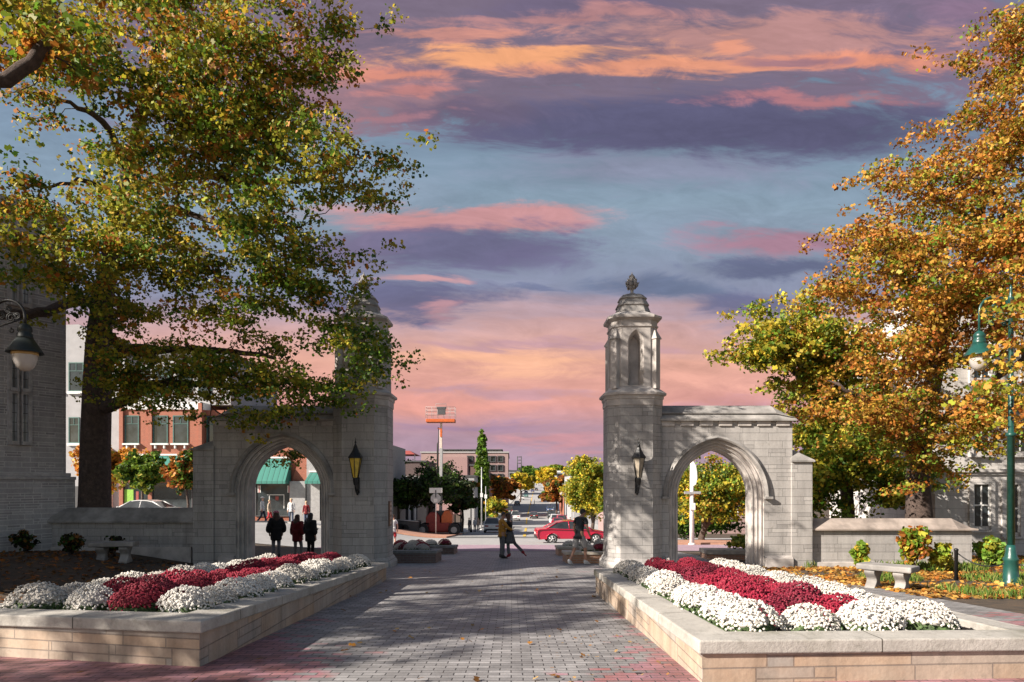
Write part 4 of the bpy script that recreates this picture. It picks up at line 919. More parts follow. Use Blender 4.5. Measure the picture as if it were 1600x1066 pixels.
simple_tree('street_tree', 'golden yellow tree farther along behind the rust brown tree', 813,752,240, 23,19, 160,24,1.0, [YLO,YEL2,OLV], [1.2,.8,.7], 26, .3, SG_)
simple_tree('street_tree', 'bright yellow tree far down the street opposite the golden one', 852,744,265, 19,18, 160,24,1.05, [YEL2,YLO,OLV], [1.4,1,.3], 27, .3, SG_)
simple_tree('street_tree', 'brown and orange tree over the parked red cars', 869,767,160, 25,29, 240,26,.75, [BRN,RUST,ORG,DGRN,OLV], [1,.9,.9,.7,.5], 28, .25, SG_)
simple_tree('street_tree', 'tall yellow green tree beside the sunlit gate tower at the street', 921,760,72, 36,75, 1200,40,.19, [YLO,YEL2,OLV,GRN], [1.0,.4,1.4,1.0], 29, .2, SG_, lumps=8, tx=925)
simple_tree('street_tree', 'green tree behind the tall columnar tree near the pink brick block', 778,733,185, 15,19, 120,24,.85, [GRN,DGRN,OLV], [1,1.1,.3], 31, .25, SG_)
def column_tree(px, y0, y1, d, rx, label, seed):
    c = PT(px, (y0+y1)/2, d); bx, z0 = c.x, G(c.x, d); RX, RZ = rx/FPX*d, (y1-y0)/2/FPX*d; bl = []
    for k in range(7):
        f = k/6; w = RX*(.55+.9*math.sin(PI*(.12+.7*f))**1.0*.5)*(1 if f < .75 else (1.25-f)*1.7); bl.append(((bx, d, c.z-RZ+2*RZ*f), (w, w, RZ*.26), 1))
    tree('columnar_tree', label, (bx,d,z0), [(bx,d,z0-.2,.3),(bx,d,z0+1,.25),(bx,d,c.z,.2),(bx,d,c.z+RZ*.8,.06)], bl, 420, 26, .55, (.45,.45,.6), palette([GRN,DGRN,(.10,.17,.02)], [1,.7,.9]), seed, None, 5, 1, .02)
column_tree(753, 690, 800, 125, 11, 'tall narrow green columnar tree standing before the pink brick block', 33)
far = [(805,748,420,13,9,'faded green tree group tip beyond the golden street tree',[GRN,OLV,DGRN]),(825,735,520,16,10,'dull green far tree left of the road end',[DGRN,GRN]),(838,738,640,14,9,'dark green far tree right above the road end',[DGRN,GRN]),(872,733,520,16,8,'green far tree above the brown and orange tree',[GRN,OLV]),(893,735,420,15,9,'olive far tree beside the yellow green tree',[OLV,GRN]),(795,741,460,14,8,'dark far tree beside the rooftop mast',[DGRN,OLV]),(858,736,700,18,7,'pale far tree on the hill behind the bright yellow tree',[OLV,GRN])]
for i, (px, py, d, rx, ry, lb, cl) in enumerate(far):
    simple_tree('far_tree', lb, px, py, d, rx, ry, 90, 22, d*.0042, cl, [1]*len(cl), 40+i, .4, 'far trees at the end of the street')
# trees seen through the arches and by the shops
simple_tree('maple_tree', 'yellow green tree filling the sunlit arch behind the white pole', 1128,765,47, 95,78, 1200,42,.165, [YLO,OLV,GRN,YEL2,ORG,DGRN], [.8,1.4,1.2,.25,.15,.5], 51, .22, None, 5, lumps=8, tx=1096)
simple_tree('maple_tree', 'darker green tree behind the yellow green one in the sunlit arch', 1195,745,52, 60,75, 300,30,.28, [GRN,DGRN,OLV,RUST], [1,.7,.6,.3], 52, .2, None, 5, tx=1200)
simple_tree('maple_tree', 'orange leafed young tree in front of the white and brick shops', 172,728,48, 52,45, 330,30,.2, [ORG,(.60,.28,.03),YLO,RUST], [1.3,1.2,.7,.3], 53, .1, None, 5, tx=168)
simple_tree('maple_tree', 'small round green tree in front of the teal awning', 222,738,46, 34,42, 260,28,.2, [GRN,DGRN,OLV], [1.1,.8,.3], 54, .09, None, 5, tx=221)
simple_tree('maple_tree', 'dark red and green small tree at the end pier of the shaded arch', 290,740,44, 26,48, 200,28,.2, [DGRN,RUST,ORG,GRN], [1.1,.7,.4,.6], 55, .09, None, 5, tx=293)
# hedges and shrubs
def shrub(name, label, x, y, z, rx, rz, n, per, size, cols, wts, seed, group=None, stems=5, nv=5, ry=None):
    r = thing(name, label, 'shrub', (x,y,z), 0, group, world=True); ry = ry or rx
    C = clusters([((x,y,z+rz*.95),(rx*.8,ry*.8,rz*.85),1)], n, seed, .35)
    b = MB(); rr = random.Random(seed)
    for k in range(stems):
        t = C[rr.randrange(len(C))]; b.tube([(x+rr.uniform(-.1,.1)*rx,y+rr.uniform(-.1,.1),z-.05),((x+t[0])/2,(y+t[1])/2,z+(t[2]-z)*.6),tuple(t)], [.018,.013,.006], 5)
    b.build('stems', BARK, r)
    leaf_mesh('leaves', C, size, per, (rx*.32,ry*.32,rz*.28), palette(cols, wts), r, (x,y,z), nv, seed, .2); return r
shrub('hedge', 'dark green clipped hedge behind the white pole in the sunlit arch', 13.2, 51, G(13.2,51), 5.2, 1.25, 170, 30, .2, [DGRN,GRN], [1.3,.6], 61, ry=1.2)
shrub('shrub', 'small green and yellow bush in the long brick planter', 8.6, 25.2, G(8.6,25)+.3, .85, .3, 50, 26, .12, [GRN,OLV,YLO], [1,.7,.6], 62)
shrub('shrub', 'low orange green bush at the far end of the long brick planter', 10.2, 24.8, G(10.2,24.8)+.3, .9, .26, 50, 26, .12, [GRN,YLO,ORG,DGRN], [1,.7,.5,.6], 63)
def gd(px, py): d = 1447/(py-816); return XD(px, d), d
for i, (px, py, rx, rz, cl, lb) in enumerate([(1345,889,.30,.42,[(.22,.34,.04),GRN,YLO],'light green upright shrub at the wall, just left of the pale bench'),(1427,893,.50,.80,[GRN,RUST,YLO,OLV],'tall reddish green shrub standing behind the pale bench'),(1470,893,.42,.42,[YLO,(.25,.34,.04),OLV],'round yellow green shrub between the tall shrub and the post'),
        (1548,886,.55,.52,[(.20,.34,.05),GRN,OLV],'bright green broad leafed bush at the end of the sunlit wall')]):
    x, y = gd(px, py); shrub('shrub', lb, x, y, G(x,y), rx, rz, 46, 26, .13, cl, [1.2,1,.7,.5][:len(cl)], 70+i)
for i, (px, py, lb) in enumerate([(110,885,'leafless dark small shrub at the foot of the dark garden wall'),(178,872,'dark low shrub against the dark garden wall above the bench'),(40,858,'small dark clump of leaves against the hall base')]):
    y = 19.2 if i else 18.6; x = XD(px, y); shrub('shrub', lb, x, y, G(x,y), .4, .34, 30, 18, .09, [DGRN,BRN,(.02,.02,.012)], [1,.8,1], 80+i, stems=7)
# ------------------------------------------------------------------ buildings
def hall():
    K = Vector((-13.55, 21.0)); u = Vector((-.485, -.874)).normalized(); n = Vector((.874, -.485)).normalized()
    r = thing('stone_hall', 'tall grey stone hall with leaded windows at the left edge', 'building', (K.x+4*u.x-3*n.x, K.y+4*u.y-3*n.y, G(-15,18)), world=True)
    ax = Matrix(((u.x, n.x, 0), (u.y, n.y, 0), (0, 0, 1)))
    def W(s, o, z): p = K+u*s+n*o; return Vector((p.x, p.y, z))
    def blk(b, s0, s1, o0, o1, z0, z1): b.add([W(s0,o0,z0),W(s1,o0,z0),W(s1,o1,z0),W(s0,o1,z0),W(s0,o0,z1),W(s1,o0,z1),W(s1,o1,z1),W(s0,o1,z1)], [(3,2,1,0),(4,5,6,7),(0,1,5,4),(1,2,6,5),(2,3,7,6),(3,0,4,7)])
    def S(px): k = -(px-CX)/FPX; return (-13.55+21*k)/(.485+.874*k)
    def Z(py, px): s = S(px); d = 21-.874*s; return CAMZ+(HZ-py)/FPX*d
    b = MB(); zb = -2.0; zp = Z(742, 60)
    blk(b, 0, 2.4, -9, 0, zp, 9.2); blk(b, 2.4, 17, -9, 0, zp, 12.3); b.build('wall', HALL, r)  # taller unseen stretch, its height shaped to cast shadow on the gate
    b = MB(); blk(b, -.18, 17, -9, .16, zb, zp-.15); b.build('base_wall', HALL, r)
    b = MB(); blk(b, -.2, 17, -9, .20, zp-.15, zp-.05); blk(b, -.1, 17, -9, .10, zp-.05, zp+.06); b.build('string_course', HALLP, r, .02)
    b = MB(); blk(b, -.1, 2.5, -9, .1, 9.2, 9.45); blk(b, 2.3, 17, -9.1, .1, 12.3, 12.6); b.build('parapet', HALLP, r, .02)
    def lancet(s0, s1, z0, z1, name='window'):
        f = MB(); t = .10
        blk(f, s0-t, s0, -.02, .07, z0-t, z1+t); blk(f, s1, s1+t, -.02, .07, z0-t, z1+t); blk(f, s0, s1, -.02, .07, z1, z1+t); blk(f, s0-t*.3, s1+t*.3, -.02, .12, z0-t, z0)
        fr = f.build('window', HALLP, r)
        g = MB(); blk(g, s0, s1, -.02, .012, z0, z1); g.build('pane', GLASSL, fr)
        m = MB(); nb = max(2, int((z1-z0)/.26))
        for k in range(1, nb): zz = z0+(z1-z0)*k/nb; blk(m, s0, s1, .013, .022, zz-.008, zz+.008)
        blk(m, (s0+s1)/2-.008, (s0+s1)/2+.008, .013, .022, z0, z1); m.build('lead_bar', DGREY, fr)
    sa0, sa1, sb0, sb1 = S(46), S(33.5), S(28), S(16)
    for (a, b_) in ((S(44), S(33)), (S(27), S(16))):
        lancet(min(a,b_)+.02, max(a,b_)-.02, Z(474, 30), Z(392, 30)); lancet(min(a,b_)+.02, max(a,b_)-.02, Z(607, 30), Z(562, 30)); lancet(min(a,b_)+.02, max(a,b_)-.02, Z(690, 30), Z(616, 30))
    lancet(S(46), S(34), Z(815, 40), Z(774, 40))
    for k in range(3):
        for (z0, z1) in ((1.9, 4.6), (6.4, 8.8)): lancet(4.5+k*3.6, 5.1+k*3.6, z0, z1); lancet(5.35+k*3.6, 5.95+k*3.6, z0, z1)
hall()
def box_part(name, mat, par, dims, bevel=0): b = MB(); b.box(*dims); return b.build(name, mat, par, bevel)
def win(par, x0, x1, z0, z1, y, fm, gm=None, t=.09, cross=True, out=.07, transom=.72):
    b = MB(); b.box(x0-t,x0,y-out,y+.02,z0-t,z1+t); b.box(x1,x1+t,y-out,y+.02,z0-t,z1+t); b.box(x0,x1,y-out,y+.02,z1,z1+t); b.box(x0,x1,y-out,y+.02,z0-t,z0)
    if cross: b.box(x0,x1,y-out*.8,y+.01,z0+(z1-z0)*transom-t*.3,z0+(z1-z0)*transom+t*.3); b.box((x0+x1)/2-t*.25,(x0+x1)/2+t*.25,y-out*.8,y+.01,z0+(z1-z0)*transom,z1)
    f = b.build('window', fm, par); g = MB(); g.box(x0,x1,y-.015,y+.02,z0,z1); g.build('pane', gm or GLASS, f); return f
def X62(px): return XD(px, 62)
def Z62(py): return zy(py, 62)
def shops():
    d = 62.0
    # white block
    x0, x1 = X62(60), X62(186); g = G(x0, d)-.8
    r = thing('white_building', 'white stucco building with green window frames left of the brick shops', 'building', ((x0+x1)/2, d+5, G(x0,d)), world=True)
    b = MB(); b.box(x0, x1, d+1, d+14, g, Z62(545)); b.add([(x0,d+1,Z62(545)),(x0,d+1,Z62(505)),(X62(112),d+1,Z62(503)),(x1,d+1,Z62(545)),(x0,d+14,Z62(545)),(x0,d+14,Z62(505)),(X62(112),d+14,Z62(503)),(x1,d+14,Z62(545))],[(0,3,2,1),(4,5,6,7),(1,2,6,5),(2,3,7,6),(0,1,5,4)]); b.build('wall', STUC, r)
    for (a, c, p, q) in ((98,119,608,565),(98,112,690,652),(121,134,690,652),(62,82,690,652),(64,86,608,565)):
        f = win(r, X62(a), X62(c), Z62(p), Z62(q), d+1, TEALF); box_part('sill', WTRIM, f, (X62(a)-.15, X62(c)+.15, d+.80, d+1.0, Z62(p)-.32, Z62(p)-.1))
    box_part('shop_front', DGREY, r, (X62(100), X62(152), d+.9, d+1.02, G(x0,d), Z62(760))); box_part('pillar', WTRIM, r, (X62(154), X62(166), d+.7, d+1.05, g, Z62(700)))
    # brick shops
    x0, x1 = X62(186.2), X62(596); g = G(-20, d)-.8
    r = thing('brick_building', 'red brick shop building with teal awnings behind the shaded arch', 'building', ((x0+x1)/2, d+6, G(-20,d)), world=True)
    b = MB(); b.box(x0, X62(316), d, d+14, g, Z62(630)); b.box(X62(316), X62(478), d+.6, d+14, g, Z62(640)); b.build('wall', BRICK, r)
    b = MB(); b.box(X62(186.2), X62(350), d+1.5, d+14, Z62(630), Z62(552)); b.build('upper_storey', STUC, r)
    b = MB(); b.box(X62(478), x1, d+.2, d+14, g, Z62(690)); b.build('side_wall', GREYC, r)
    b = MB(); b.box(x0-.1, X62(317), d-.15, d+1.6, Z62(640), Z62(629)); b.build('cornice', WTRIM, r)
    b = MB(); b.box(X62(184), X62(352), d+1.3, d+14, Z62(553), Z62(547)); b.build('roof_edge', DGREY, r)
    for a in (191, 236, 314): box_part('pilaster', BRICK if a != 236 else BRICK, r, (X62(a-3), X62(a+3), d-.22, d, g, Z62(630)))
    for (a, c) in ((170,184),(197,216),(241,261),(272,293),(320,338)):
        y = d if a < 316 else d+.6
        if a < 186: y = d
        if a < 186: continue
        f = win(r, X62(a), X62(c), Z62(692), Z62(651), y, TEALF); box_part('sill', WTRIM, f, (X62(a)-.2, X62(c)+.2, y-.3, y-.02, Z62(695.5), Z62(693)))
        for q in (a+2, c-4): box_part('sill_bracket', WTRIM, f, (X62(q), X62(q+2), y-.25, y, Z62(701), Z62(696.5)))
    for (a, c) in ((200,218),(232,250),(268,286),(300,318)): win(r, X62(a), X62(c), Z62(612), Z62(572), d+1.5, TEALF)
    def awning(a, c, yt, yb, y):
        b = MB(); b.add([(X62(a),y,Z62(yt)),(X62(c),y,Z62(yt)),(X62(c),y-1.7,Z62(yb)),(X62(a),y-1.7,Z62(yb)),(X62(a),y-1.7,Z62(yb+4)),(X62(c),y-1.7,Z62(yb+4)),(X62(a),y,Z62(yb+4)),(X62(c),y,Z62(yb+4))],[(0,1,2,3),(3,2,5,4),(0,3,4,6),(1,7,5,2),(4,5,7,6)]); b.build('awning', AWN, r)
        box_part('awning_trim', WTRIM, r, (X62(a)-.1, X62(c)+.1, y-.12, y, Z62(yt), Z62(yt-2.5)))
    awning(192, 300, 712, 740, d-.02); awning(388, 452, 716, 752, d+.58); awning(484, 520, 738, 752, d+.18)
    b = MB(); b.add([(X62(454),d+.3,Z62(752)),(X62(479),d+.3,Z62(752)),(X62(479),d+.3,Z62(716)),(X62(466),d+.3,Z62(716)),(X62(454),d+1.2,Z62(752)),(X62(479),d+1.2,Z62(752)),(X62(479),d+1.2,Z62(716)),(X62(466),d+1.2,Z62(716))],[(0,1,2,3),(7,6,5,4),(0,3,7,4),(1,5,6,2),(3,2,6,7),(0,4,5,1)]); b.build('gable_pier', BRICK, r)
    for (a, c) in ((453,477),(486,500)): box_part('pillar', GREYC, r, (X62(a), X62(c), d-.1, d+.35, g, Z62(752)))
    for (a, c, p, q) in ((397,452,806,757),(192,232,812,757),(240,300,812,757),(500,512,810,757)):
        f = win(r, X62(a), X62(c), Z62(p), Z62(q), d-.02 if c < 316 else d+.58 if c < 470 else d+.18, DGREY, cross=False, out=.1)
        yy = (d if c < 316 else d+.6)-.04
        if a == 397:
            for k in (399, 446): 
                for j in range(3): box_part('striped_poster', WTRIM if j != 1 else TAIL, f, (X62(k+j*1.6), X62(k+j*1.6+1.5), yy-.01, yy+.02, Z62(770), Z62(759)))
            box_part('window_sign', REDROOF, f, (X62(427), X62(432), yy-.02, yy+.02, Z62(782), Z62(776)))
            b = MB(); 
            for (sx, sz) in ((418,771),(418,790),(438,771)): pass
            b.box(X62(414), X62(440), yy-.015, yy+.01, Z62(774), Z62(773)); b.box(X62(440), X62(441), yy-.015, yy+.01, Z62(795), Z62(773)); b.box(X62(417), X62(418), yy-.015, yy+.01, Z62(790), Z62(773)); b.build('window_frame_bar', WTRIM, f)
        elif a == 192: box_part('green_poster', plain('green_poster', (.22,.42,.05), .6), f, (X62(195), X62(209), yy-.02, yy+.02, Z62(795), Z62(765))); box_part('red_door', REDROOF, f, (X62(213), X62(217), yy-.02, yy+.02, Z62(806), Z62(768)))
        else: box_part('display', GREYC, f, (X62(a+5), X62(a+18), yy-.02, yy+.01, Z62(808), Z62(788)))
shops()
def right_house():
    d = 27.0; x0, x1 = XD(1461, d), XD(1860, d); g = G(x0, d)-.6
    r = thing('stone_house', 'pale sunlit stone building behind the orange maple at the right edge', 'building', ((x0+x1)/2, d+4, G(x0,d)), world=True)
    def Z(py): return zy(py, d)
    def X(px): return XD(px, d)
    b = MB(); b.box(x0, x1, d, d+9, g, Z(470)); b.build('wall', STONEW, r)
    b = MB(); b.box(x0-.08, x1, d-.14, d+9, Z(738), Z(733)); b.box(x0-.04, x1, d-.07, d+9, Z(742), Z(738.1)); b.build('string_course', STONEW, r)
    b = MB(); b.box(x0-.1, x1, d-.16, d+9.1, Z(470), Z(460)); b.build('cornice', STONEW, r)
    for (a, c, p, q) in ((1519,1546,822,757),(1570,1592,832,757),(1640,1664,832,757),(1519,1546,705,630),(1580,1606,705,630),(1660,1690,705,630),(1519,1546,590,520),(1600,1626,590,520)):
        b = MB(); t = .16
        b.box(X(a)-t, X(a), d-.10, d+.02, Z(p)-t, Z(q)+t); b.box(X(c), X(c)+t, d-.10, d+.02, Z(p)-t, Z(q)+t); b.box(X(a), X(c), d-.10, d+.02, Z(q), Z(q)+t); b.box(X(a)-t, X(c)+t, d-.18, d+.02, Z(p)-t-.08, Z(p)-t)
        f = b.build('window', STONEW, r)
        b = MB(); b.box(X(a), X(c), d-.012, d+.01, Z(p), Z(q)); b.build('pane', GLASS, f)
        b = MB(); m = (Z(p)+Z(q))/2
        b.box(X(a), X(a)+.06, d-.05, d, Z(p), Z(q)); b.box(X(c)-.06, X(c), d-.05, d, Z(p), Z(q)); b.box(X(a)+.06, X(c)-.06, d-.05, d, m-.03, m+.03); b.box((X(a)+X(c))/2-.02, (X(a)+X(c))/2+.02, d-.045, d, Z(p), Z(q)); b.build('sash', WTRIM, f)
right_house()
def block(label, px0, px1, ytop, d, depth, wall, name='building', roofm=None, wins=(), fm=None, band=None, flat=True, cat='building', extra=None):
    x0, x1 = XD(px0, d), XD(px1, d); g = min(G(x0,d), G(x1,d))-1.5
    r = thing(name, label, cat, ((x0+x1)/2, d+depth/2, G((x0+x1)/2, d)), world=True); zt = zy(ytop, d)
    box_part('wall', wall, r, (x0, x1, d, d+depth, g, zt))
    if roofm: box_part('roof_edge', roofm, r, (x0-.2, x1+.2, d-.2, d+depth, zt, zt+.0022*d))
    for (a, c, p, q) in wins: win(r, XD(a,d), XD(c,d), zy(p,d), zy(q,d), d, fm or WTRIM, None, .0012*d, False, .0015*d)
    return r
bk = block('large pink brick office block with a flat roof and window band in the distance', 658, 794, 708, 175, 40, PBRICK, 'office_block', GREYC,
      [(a, a+6.5, 721, 713.5) for a in (731,745,757,767,778.5)]+[(a, a+6.5, 735, 727.5) for a in (731,745,757,767,778.5)]+[(a, a+6.5, 749, 741.5) for a in (767,778.5)], DGREY)
box_part('penthouse', GREYC, bk, (XD(688,175), XD(783,175), 181, 205, zy(708,175), zy(701.5,175)))
for k in range(9): box_part('penthouse_window', GLASS, bk, (XD(691+k*9.8,175), XD(698.5+k*9.8,175), 180.8, 181.1, zy(707,175), zy(703,175)))
box_part('penthouse_roof', DGREY, bk, (XD(686,175), XD(785,175), 180, 206, zy(701.5,175), zy(700.5,175)))
box_part('blank_wall', plain('dusty_brick', (.30,.19,.19), .9), bk, (XD(692,170), XD(731,170), 168, 174.8, -9, zy(715,170)))
block('low dark brick row building left of the lift with its red pitched canopy', 590, 664, 722, 110, 16, plain('dark_brick', (.10,.07,.07), .9), 'shop_building', DGREY, [(632,640,760,745),(646,654,760,745)], GREYC)
cn = thing('roof_canopy', 'red peaked roof canopy seen over the dark brick row', 'canopy', (XD(632,111), 114, zy(722,111)), world=True)
b = MB(); b.add([(XD(616,111),111,zy(710,111)),(XD(648,111),111,zy(710,111)),(XD(648,111),119,zy(710,111)),(XD(616,111),119,zy(710,111)),(XD(628,111),114,zy(703,111)),(XD(636,111),114,zy(703,111))],[(0,1,5,4),(1,2,5),(2,3,4,5),(3,0,4),(3,2,1,0)]); b.build('canopy_roof', REDROOF, cn)
for k in (618, 646): box_part('post', WTRIM, cn, (XD(k,111), XD(k+1.2,111), 112, 112.2, zy(722.5,111), zy(709.5,111)))
pc = block('white porch with square columns beside the lift and dark trailer', 612, 652, 790, 84, 9, DGREY, 'porch', WTRIM, [])
for k in range(5): box_part('column', WTRIM, pc, (XD(615+k*8.2,84), XD(618+k*8.2,84), 83.2, 83.6, G(-14,83)-.2, zy(790,84)))
block('grey low shop building behind the white globe lamps', 722, 741, 745, 112, 20, GREYC, 'shop_building', DGREY, [(725,730,765,752),(733,738,765,752)], DGREY)
block('narrow dark brick shop tucked behind the columnar tree', 735, 752, 728, 150, 14, plain('brown_brick', (.12,.07,.06), .9), 'shop_building', DGREY, [], DGREY)
block('pale distant shop row past the rooftop mast', 794, 812, 737, 330, 30, STUC, 'shop_building', DGREY, [(797,800,744,740),(804,807,744,740)], DGREY)
block('blue grey distant flat building above the brown street tree', 868, 896, 738, 430, 40, plain('bluish_wall', (.33,.36,.42), .9), 'distant_building', WTRIM, [(871,876,744,741),(882,887,744,741)], DGREY)
block('white shop front half hidden by the tall yellow green tree', 896, 960, 742, 118, 20, STUC, 'shop_building', DGREY, [(898,903,778,765),(906,911,778,765)], DGREY)
block('brick shop with a striped orange awning on the right pavement', 884, 915, 758, 150, 20, BRICK, 'shop_building', DGREY, [(887,892,775,767)], DGREY)
block('long low brick building across the cross street behind the yellow arch tree', 960, 1250, 770, 75, 14, PBRICK, 'shop_building', DGREY, [(a,a+12,800,785) for a in (985,1010,1140,1180)], WTRIM)
ms = thing('rooftop_mast', 'small square lattice frame standing on a distant roof', 'mast', (XD(811,335), 336, zy(737,330)), world=True)
b = MB(); 
for a in (808.5, 814.5): b.tube([(XD(a,335),336,zy(738,335)),(XD(a,335),336,zy(713,335))], .25, 5)
for p in (714, 719, 724): b.tube([(XD(808,335),336,zy(p,335)),(XD(815,335),336,zy(p,335))], .2, 5)
b.build('lattice', DGREY, ms)
# ------------------------------------------------------------------ vehicles
def arc(cy, cz, r, n=7): return [(cy+r*math.cos(PI*k/n), cz+r*math.sin(PI*k/n)) for k in range(n+1)]
def car(label, x, y, rz, paint, kind='sedan', group=None, dz=0, s=1.0, plate=True):
    r = thing('parked_car' if group else 'car', label, 'car', (x, y, G(x,y)+dz), rz, group); r.scale = (s, s, s)
    if kind == 'sedan':
        hw = .91; body = [(-2.22,.30),(-2.33,.55),(-2.30,.90),(-2.16,.97),(-1.55,1.01),(-.6,.97),(.9,.93),(1.25,.90),(2.0,.77),(2.27,.62),(2.33,.42),(2.25,.24)]
        cab = [(-1.72,.99),(-1.02,1.36),(-.62,1.44),(-.1,1.46),(.35,1.41),(1.22,.91)]; wy = (1.42,-1.36); rw = .335
    elif kind == 'suv':
        hw = .95; body = [(-2.30,.36),(-2.38,.6),(-2.36,1.02),(-2.28,1.1),(-1.0,1.12),(.9,1.08),(1.2,1.05),(2.1,.96),(2.3,.8),(2.36,.5),(2.28,.3)]
        cab = [(-2.26,1.10),(-2.02,1.66),(-1.7,1.76),(-.2,1.78),(.35,1.70),(1.18,1.06)]; wy = (1.45,-1.42); rw = .37
    else:
        hw = .98; body = [(-2.45,.36),(-2.52,.6),(-2.5,1.1),(-2.45,1.15),(-1.0,1.15),(1.2,1.12),(1.5,1.1),(2.2,.95),(2.42,.7),(2.45,.45),(2.4,.3)]
        cab = [(-2.44,1.14),(-2.36,1.86),(-2.1,1.98),(.3,1.98),(.8,1.88),(1.55,1.10)]; wy = (1.6,-1.5); rw = .37
    low = body[-1][1]
    ol = list(body)+[(p, max(q, low)) for p, q in arc(wy[0], rw, rw+.05)]+[(p, max(q, low+.02)) for p, q in arc(wy[1], rw, rw+.05)]
    b = MB()
    def ring(xx, zs, ysn): return [(xx, yy*ysn, z if z < .5 else .5+(z-.5)*zs) for yy, z in ol]
    b.loft([ring(-hw+.07,.95,.985), ring(-hw,.90,.99) , ring(-hw*.98,.98,1), ring(-hw*.7,1.0,1), ring(0,1.02,1.0), ring(hw*.7,1.0,1), ring(hw*.98,.98,1), ring(hw,.90,.99), ring(hw-.07,.95,.985)])
    b.build('body', paint, r)
    b = MB()
    def cr(xx, k): return [(xx*(1-.22*(z-cab[0][1])/.5), yy, z-k) for yy, z in cab]
    b.loft([cr(-hw*.88,.0), cr(hw*.88,.0)]); b.build('glasshouse', CARGL, r)
    b = MB()
    up = [p for p in cab if p[1] > cab[2][1]-.09]
    xw = lambda z: hw*.88*(1-.22*(z-cab[0][1])/.5)
    b.loft([[(-xw(z)-.012,yy,z+.012),(xw(z)+.012,yy,z+.012),(xw(z)+.012,yy,z-.05),(-xw(z)-.012,yy,z-.05)] for yy, z in up]); b.build('roof', paint, r)
    for sx in (-1, 1):
        b = MB()
        for k, (pa, pb) in enumerate(((cab[0],up[0]),(cab[-1],up[-1]))):
            b.tube([(sx*(xw(pa[1])+.005),pa[0],pa[1]),(sx*(xw(pb[1])+.005),pb[0],pb[1])], .035, 5)
        ym = -.25; b.tube([(sx*(xw(1.0)+.004),ym,cab[0][1]-.02),(sx*(xw(up[1][1])+.004),ym-.05,up[1][1]-.03)], .035, 5)
        b.build('window_pillars', paint, r)
    for sx in (-1, 1):
        for yy in wy:
            b = MB(); c = (sx*(hw-.12), yy, rw)
            b.loft([[(sx*(hw-o), yy+q*math.cos(2*PI*k/20), rw+q*math.sin(2*PI*k/20)) for k in range(20)] for o, q in ((.24,rw-.02),(.22,rw),(.06,rw),(.03,rw-.03),(.03,rw*.68))], True, True); w = b.build('wheel', RUBBER, r)
            b = MB(); b.loft([[(sx*(hw-o), yy+q*math.cos(2*PI*k/20), rw+q*math.sin(2*PI*k/20)) for k in range(20)] for o, q in ((.05,rw*.68),(.024,rw*.66),(.03,rw*.58))], False, False)
            for k in range(5):
                a = 2*PI*k/5+.3; b.tube([(sx*(hw-.022),yy,rw),(sx*(hw-.03),yy+rw*.6*math.cos(a),rw+rw*.6*math.sin(a))], [.05,.035], 4)
            b.build('rim', RIM, w)
        t = hw*.62; ry = body[1][0]; fy = body[-2][0]; zc = body[2][1]-.16
        b = MB(); b.box(sx*t-.2, sx*t+.2, ry*.99-.02, ry*.93, zc-.08, zc+.08); b.build('tail_lamp', TAIL, r, .02)
        b = MB(); b.box(sx*t-.19, sx*t+.19, fy*.93, fy*.985+.01, body[-3][1]-.03, body[-3][1]+.09); b.build('headlamp', HEAD, r, .02)
        b = MB(); b.ball((sx*(hw+.06), 1.0 if kind != 'van' else 1.35, cab[0][1]+.05), .09, 8, 5, (1,.6,.7)); b.build('mirror', paint, r)
    b = MB(); b.box(-hw*.8, hw*.8, ry*1.0-.03, ry*.97, .36, .52); b.build('bumper', BLACKP, r, .02)
    b = MB(); b.box(-.2, .2, ry-.045, ry-.02, .62, .74); b.build('number_plate', WTRIM, r)
    return r
P_RED, P_WHITE, P_SIL, P_DARK, P_BLUE, P_TEAL = carpaint('red_car_paint', (.38,.007,.035)), carpaint('white_car_paint', (.62,.62,.63)), carpaint('silver_car_paint', (.36,.36,.37)), carpaint('dark_car_paint', (.03,.033,.036)), carpaint('blue_car_paint', (.05,.09,.2)), carpaint('teal_car_paint', (.05,.22,.2))
d = 44.5; car('red sedan crossing the street behind the man in the dark shirt', XD(893, d), d, -PI/2+.07, P_RED, 'sedan')
KG = 'cars parked along the street'
def kerb(label, px, d, paint, kind, face=0, s=1.0): car(label, XD(px, d), d, face, paint, kind, KG, 0.03, s)
kerb('white SUV nearest in the left row of parked cars', 769.5, 80, P_WHITE, 'suv')
kerb('silver car just behind the nearest white SUV', 785.5, 93, P_SIL, 'sedan')
kerb('white van parked in the left row beyond the silver car', 779, 107, P_WHITE, 'van')
kerb('pale van side by side with a silver van, on the left kerb', 793, 132, P_SIL, 'van')
kerb('silver van on the left kerb nearest the traffic lane', 805, 140, P_WHITE, 'van', 0)
kerb('dark hatchback in the left row under the rust brown tree', 796, 172, P_DARK, 'suv')
kerb('teal car far along the left kerb', 822, 290, P_TEAL, 'sedan'); kerb('white car far along the left kerb behind the teal one', 815, 262, P_WHITE, 'suv')
kerb('dark car at the left kerb near the golden tree', 808, 215, P_DARK, 'sedan'); kerb('silver car farthest along the left kerb', 822, 340, P_SIL, 'suv')
car('small dark car driving away in the right lane of the street', XD(834,150), 150, 0, P_DARK, 'sedan')
kerb('white pickup sized SUV on the right kerb under the brown tree', 868, 118, P_WHITE, 'suv', PI); kerb('red car nearest on the right kerb', 872, 104, P_RED, 'sedan', PI)
kerb('red car parked behind the first red one on the right kerb', 878, 112, P_RED, 'suv', PI); kerb('dark car on the right kerb by the orange leaves', 862, 150, P_DARK, 'suv', PI); kerb('blue car on the right kerb beyond the dark one', 859, 180, P_BLUE, 'sedan', PI)
